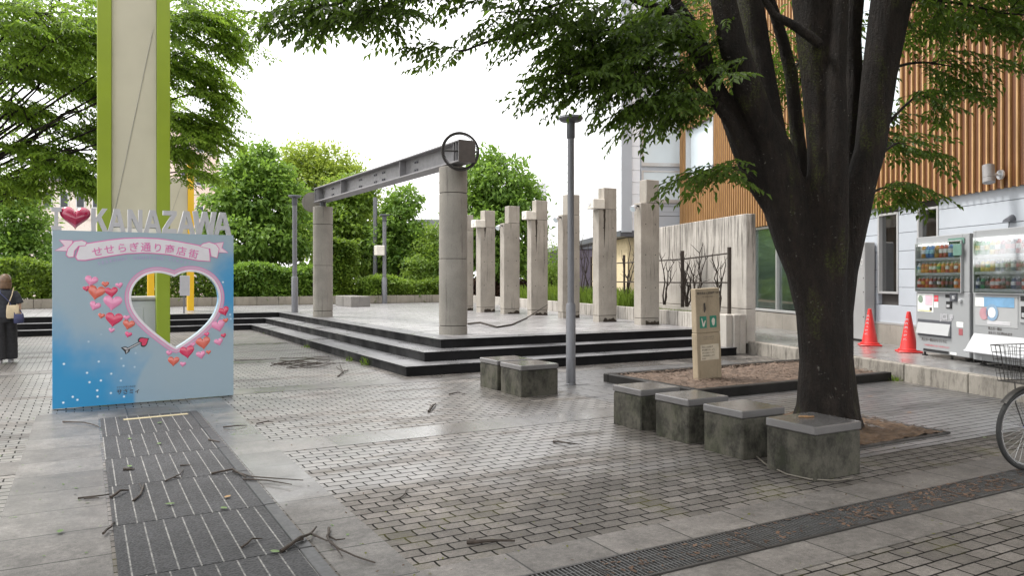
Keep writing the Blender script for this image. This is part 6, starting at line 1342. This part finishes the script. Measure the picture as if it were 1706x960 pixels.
mb.tube([hd + Vector((.04, 0, -.16)), hd], .022, 10); mb.tube([hd + Vector((.035, 0, -.13)), Vector((-.45, 0, .42)), bb], .019, 10); mb.tube([hd + Vector((.015, 0, -.05)), Vector((-.5, 0, .55)), Vector((-.73, 0, .52))], .015, 10); mb.tube([bb, st], .016, 10)
for s in (-.05, .05): mb.tube([bb, ra + Vector((0, s, 0))], .009, 8); mb.tube([st + Vector((.01, 0, -.05)), ra + Vector((0, s, 0))], .008, 8)
mb.build('frame', M['bike_blue'], bk, True)
mb = MB()
for s in (-.05, .05): mb.tube([hd + Vector((.05, s * .7, -.20)), Vector((-.10, s, .52)), Vector((0, s, .33))], [.013, .012, .009], 8)
mb.build('fork', M['bike_blue'], bk, True)
def fender(cx, a0, a1, name):
    mb = MB(); pts = []
    for a in np.linspace(a0, a1, 22):
        for y in (-.028, -.015, 0, .015, .028): r = RW + .022 - 6 * y * y; pts.append((cx + r * math.cos(a), y, RW + r * math.sin(a)))
    mb.add(pts, [(i * 5 + j, i * 5 + j + 1, (i + 1) * 5 + j + 1, (i + 1) * 5 + j) for i in range(21) for j in range(4)]); mb.build(name, M['iron'], bk, True)
fender(0, R(40), R(175), 'mudguard'); fender(-1.08, R(-5), R(150), 'mudguard')
mb = MB(); mb.tube([hd, hd + Vector((-.015, 0, .10)), hd + Vector((.02, 0, .12))], .012, 8); mb.tube([hd + Vector((-.20, -.28, .12)), hd + Vector((-.05, -.25, .13)), hd + Vector((.02, -.08, .12)), hd + Vector((.02, .08, .12)), hd + Vector((-.05, .25, .13)), hd + Vector((-.20, .28, .12))], .011, 8); hb_ = mb.build('handlebar', M['chrome'], bk, True)
for s in (-1, 1): mb = MB(); mb.tube([hd + Vector((-.08, s * .255, .128)), hd + Vector((-.21, s * .282, .12))], .016, 10); mb.build('grip', M['black'], hb_, True)
bs = MB()                                            # wire basket
x0, x1, yw, z0, z1 = -.14, .20, .17, .70, .98
def bask(zf): k = .80 + .20 * zf; xc = (x0 + x1) / 2; return [(xc + (q - xc) * k, y * k, z0 + (z1 - z0) * zf) for q, y in ((x0, -yw), (x1, -yw), (x1, yw), (x0, yw))]
for zf in (0, .2, .4, .6, .8, 1): c = bask(zf); bs.tube(c + [c[0]], .004 if zf in (0, 1) else .0022, 5)
lo, hi = bask(0), bask(1)
for i in range(4):
    for f in np.linspace(0, 1, 9)[:-1]: bs.tube([Vector(lo[i]).lerp(Vector(lo[(i + 1) % 4]), f), Vector(hi[i]).lerp(Vector(hi[(i + 1) % 4]), f)], .0022, 5)
for f in np.linspace(.1, .9, 7): bs.tube([Vector(lo[0]).lerp(Vector(lo[1]), f), Vector(lo[3]).lerp(Vector(lo[2]), f)], .0022, 5)
bs.build('basket', M['iron'], bk)
mb = MB()
for s in (-.08, .08): mb.tube([Vector((.0, s * .7, .345)), Vector((.05, s, .52)), Vector((.06, s, .70))], .005, 6)
mb.tube([Vector((-.17, 0, .80)), Vector((-.10, 0, .80))], .02, 8); mb.build('basket_stay', M['iron'], bk)
mb = MB(); mb.box(-.93, -.70, -.10, .10, .80, .86, None, .025); mb.box(-.72, -.60, -.04, .04, .80, .85, None, .02); mb.build('saddle', M['black'], bk, True)
mb = MB(); mb.tube([st, st + Vector((-.03, 0, .08))], .013, 8); mb.build('seat_post', M['chrome'], bk, True)
mb = MB(); mb.torus(bb, .085, .006, X, Z, 32, 5); mb.tube([bb + Vector((0, -.06, 0)), bb + Vector((.12, -.06, -.11)), bb + Vector((.12, -.16, -.11))], .009, 6); mb.tube([bb + Vector((0, .06, 0)), bb + Vector((-.12, .06, .11)), bb + Vector((-.12, .16, .11))], .009, 6); mb.build('crank', M['chrome'], bk)
mb = MB(); mb.tube([bb + Vector((-.1, .06, .03)), Vector((-.72, .10, .02))], .009, 6); mb.build('kickstand', M['chrome'], bk)
wc = at(1716, 712, 6.0); bk.location = (wc.x, wc.y, .0); bk.rotation_euler = (0, 0, R(166))

# ------------------------------------------------------------------ person walking away at the left edge
def loft(mb, rings, n=20):
    vs = []
    for cx, cy, z, rx, ry in rings:
        for k in range(n): a = 2 * math.pi * k / n; vs.append((cx + rx * math.cos(a), cy + ry * math.sin(a), z))
    m = len(rings); mb.add(vs, [(i * n + k, i * n + (k + 1) % n, (i + 1) * n + (k + 1) % n, (i + 1) * n + k) for i in range(m - 1) for k in range(n)] + [tuple(range(n))[::-1], tuple(range((m - 1) * n, m * n))])
g = G(9, 604); person = thing('person', 'person in black t-shirt and wide black trousers walking away, carrying two bags', 'person', (0, 0, 0))
M['skin'] = plain('skin', (.55, .36, .26), .55, 0, .06); M['hair'] = plain('hair', (.13, .075, .04), .45, 0, .35, 30); M['shirt'] = plain('shirt', (.022, .024, .03), .85); M['trousers'] = plain('trousers', (.014, .014, .016), .85)
mb = MB()
loft(mb, [(0, 0, .84, .15, .10), (0, 0, .95, .135, .09), (0, 0, 1.08, .13, .09), (0, 0, 1.22, .16, .095), (0, 0, 1.30, .13, .07), (0, .0, 1.335, .06, .055)])
mb.tube([(0, .0, 1.28), (0, .012, 1.42)], [.05, .045], 12); mb.ball((0, .02, 1.475), (.074, .092, .108)); mb.ball((0, .115, 1.465), (.013, .018, .02), 6); mb.ball((.075, .02, 1.47), (.01, .02, .03), 5); mb.ball((-.075, .02, 1.47), (.01, .02, .03), 5); mb.ball((0, .07, 1.405), (.035, .03, .025), 6)
for s in (-1, 1):
    sw_ = .05 * s; mb.tube([(s * .075, 0, .88), (s * .08, .02 + sw_ * .5, .50), (s * .085, -.01 + sw_, .10)], [.082, .055, .036], 12); mb.tube([(s * .085, -.03 + sw_, .06), (s * .09, .07 + sw_, .03), (s * .09, .15 + sw_, .025)], [.036, .036, .028], 10)
    mb.tube([(s * .15, 0, 1.27), (s * .205, -.02, 1.05), (s * .215, .04 - sw_, .84)], [.048, .038, .027], 12)
    h = Vector((s * .215, .05 - sw_, .79)); mb.tube([(s * .215, .04 - sw_, .85), h], [.026, .032], 10)
    for q in range(4):
        fx = h + Vector((0, -.024 + q * .016, -.03)); Lf = (.062, .072, .068, .052)[q]; mb.tube([fx + Vector((0, 0, .02)), fx + Vector((-s * .006, .004, -Lf * .5)), fx + Vector((-s * .02, .006, -Lf))], [.0095, .0088, .0075], 7)
    mb.tube([h + Vector((-s * .012, .022, .01)), h + Vector((-s * .02, .042, -.02)), h + Vector((-s * .02, .046, -.045))], [.011, .010, .008], 7)
remeshed(mb.build('body', M['skin'], person, True), .0085, 2)
for s in (-1, 1): mb = MB(); mb.ball((s * .03, .104, 1.485), (.012, .008, .008), 6); mb.build('eye', M['black'], person, True)
mb = MB(); mb.ball((0, .108, 1.425), (.022, .007, .006), 6); mb.build('mouth', plain('lips', (.42, .14, .13), .5), person, True)
mb = MB(); loft(mb, [(0, .0, .80, .178, .125), (0, 0, .90, .168, .118), (0, 0, 1.05, .158, .112), (0, 0, 1.20, .178, .115), (0, 0, 1.275, .168, .10), (0, .0, 1.315, .10, .075), (0, .005, 1.335, .066, .062)])
for s in (-1, 1): mb.tube([(s * .12, 0, 1.27), (s * .17, -.008, 1.2), (s * .215, -.02, 1.06)], [.062, .066, .072], 14)
remeshed(mb.build('shirt', M['shirt'], person, True), .012, 3)
mb = MB(); loft(mb, [(0, 0, .72, .17, .125), (0, 0, .86, .17, .12), (0, 0, .94, .155, .105)])
for s in (-1, 1): sw_ = .05 * s; loft(mb, [(s * .09, -.02 + sw_, .06, .105, .12), (s * .09, sw_ * .8, .30, .105, .115), (s * .088, .01 + sw_ * .5, .55, .10, .11), (s * .08, 0, .82, .092, .115)])
remeshed(mb.build('trousers', M['trousers'], person, True), .014, 3)
mb = MB(); mb.ball((0, -.005, 1.49), (.094, .105, .115), 12); loft(mb, [(0, -.045, 1.335, .085, .05), (0, -.04, 1.38, .098, .07), (0, -.03, 1.45, .098, .085)]); mb.ball((0, .03, 1.555), (.08, .085, .05), 8)
hm = mb.build('hair', M['hair'], person, True)
for s in (-1, 1): sw_ = .05 * s; mb = MB(); loft(mb, [(s * .088, .045 + sw_, .0, .045, .125), (s * .088, .045 + sw_, .028, .046, .125), (s * .088, .03 + sw_, .065, .042, .09), (s * .088, -.01 + sw_, .085, .04, .05)], 16); mb.build('shoe', M['white'], person, True)
PZ = R(8); person.location = (g.x, g.y, 0); person.rotation_euler = (0, 0, PZ)
MPn = Matrix.Translation((g.x, g.y, 0)) @ Matrix.Rotation(PZ, 4, 'Z')
def bag(label, m, c, w_, th, h, strap, cat='bag'):
    root = thing('bag', label, cat, MPn @ Vector((c[0], c[1], c[2] - h)), 'bags carried by the person'); mb = MB()
    loft(mb, [(c[0], c[1], c[2] - h, w_ * .42, th * .7), (c[0], c[1], c[2] - h * .9, w_ * .5, th), (c[0], c[1], c[2] - h * .4, w_ * .5, th), (c[0], c[1], c[2] - .01, w_ * .46, th * .6), (c[0], c[1], c[2], w_ * .45, th * .4)], 18); mb.v = [tuple(MPn @ Vector(v)) for v in mb.v]; mb.build('pouch', m, root, True)
    mb = MB(); mb.tube([MPn @ Vector(q) for q in strap], .009, 6); mb.build('strap', m, root, True)
bag('beige cloth bag hanging behind the right hip of the walking person', plain('tote', (.55, .45, .30), .85), (.10, -.165, 1.04), .20, .035, .24, [(.03, -.15, 1.04), (.09, -.135, 1.22), (.12, -.04, 1.345), (.13, .10, 1.25), (.17, .02, 1.06), (.17, -.15, 1.04)])
bag('navy blue bag slung low at the right hip of the walking person', plain('navy_bag', (.035, .04, .10), .7), (.19, -.205, .88), .16, .05, .17, [(.13, -.2, .87), (.05, -.155, 1.1), (-.08, -.11, 1.25), (-.10, .0, 1.35), (.0, .125, 1.2), (.19, .03, 1.0), (.25, -.19, .87)])

# ------------------------------------------------------------------ crumbs of leaf and bark over the paving
def ground_bits(n, x0, x1, y0, y1): return lambda k: np.stack([x0 + rng.random(k) * (x1 - x0), y0 + rng.random(k) * (y1 - y0), .006 + .004 * rng.random(k)], -1)
flakes('leaf_crumbs', 420, ground_bits(0, -2.5, 1.5, 4, 10), .011, fl_g)
flakes('leaf_crumbs', 700, ground_bits(0, 1.2, 9.5, 3.4, 10.5), .010, M['litter'])
flakes('leaf_crumbs', 260, ground_bits(0, 1.3, 7.5, 2.6, 5.0), .009, plain('moss_bits', (.10, .105, .02), .9))
flakes('leaf_crumbs', 500, lambda k: np.stack([5 + rng.random(k) * 8, 12.6 + rng.random(k) * 18, ZT + .006 + .003 * rng.random(k)], -1), .014, M['litter'])
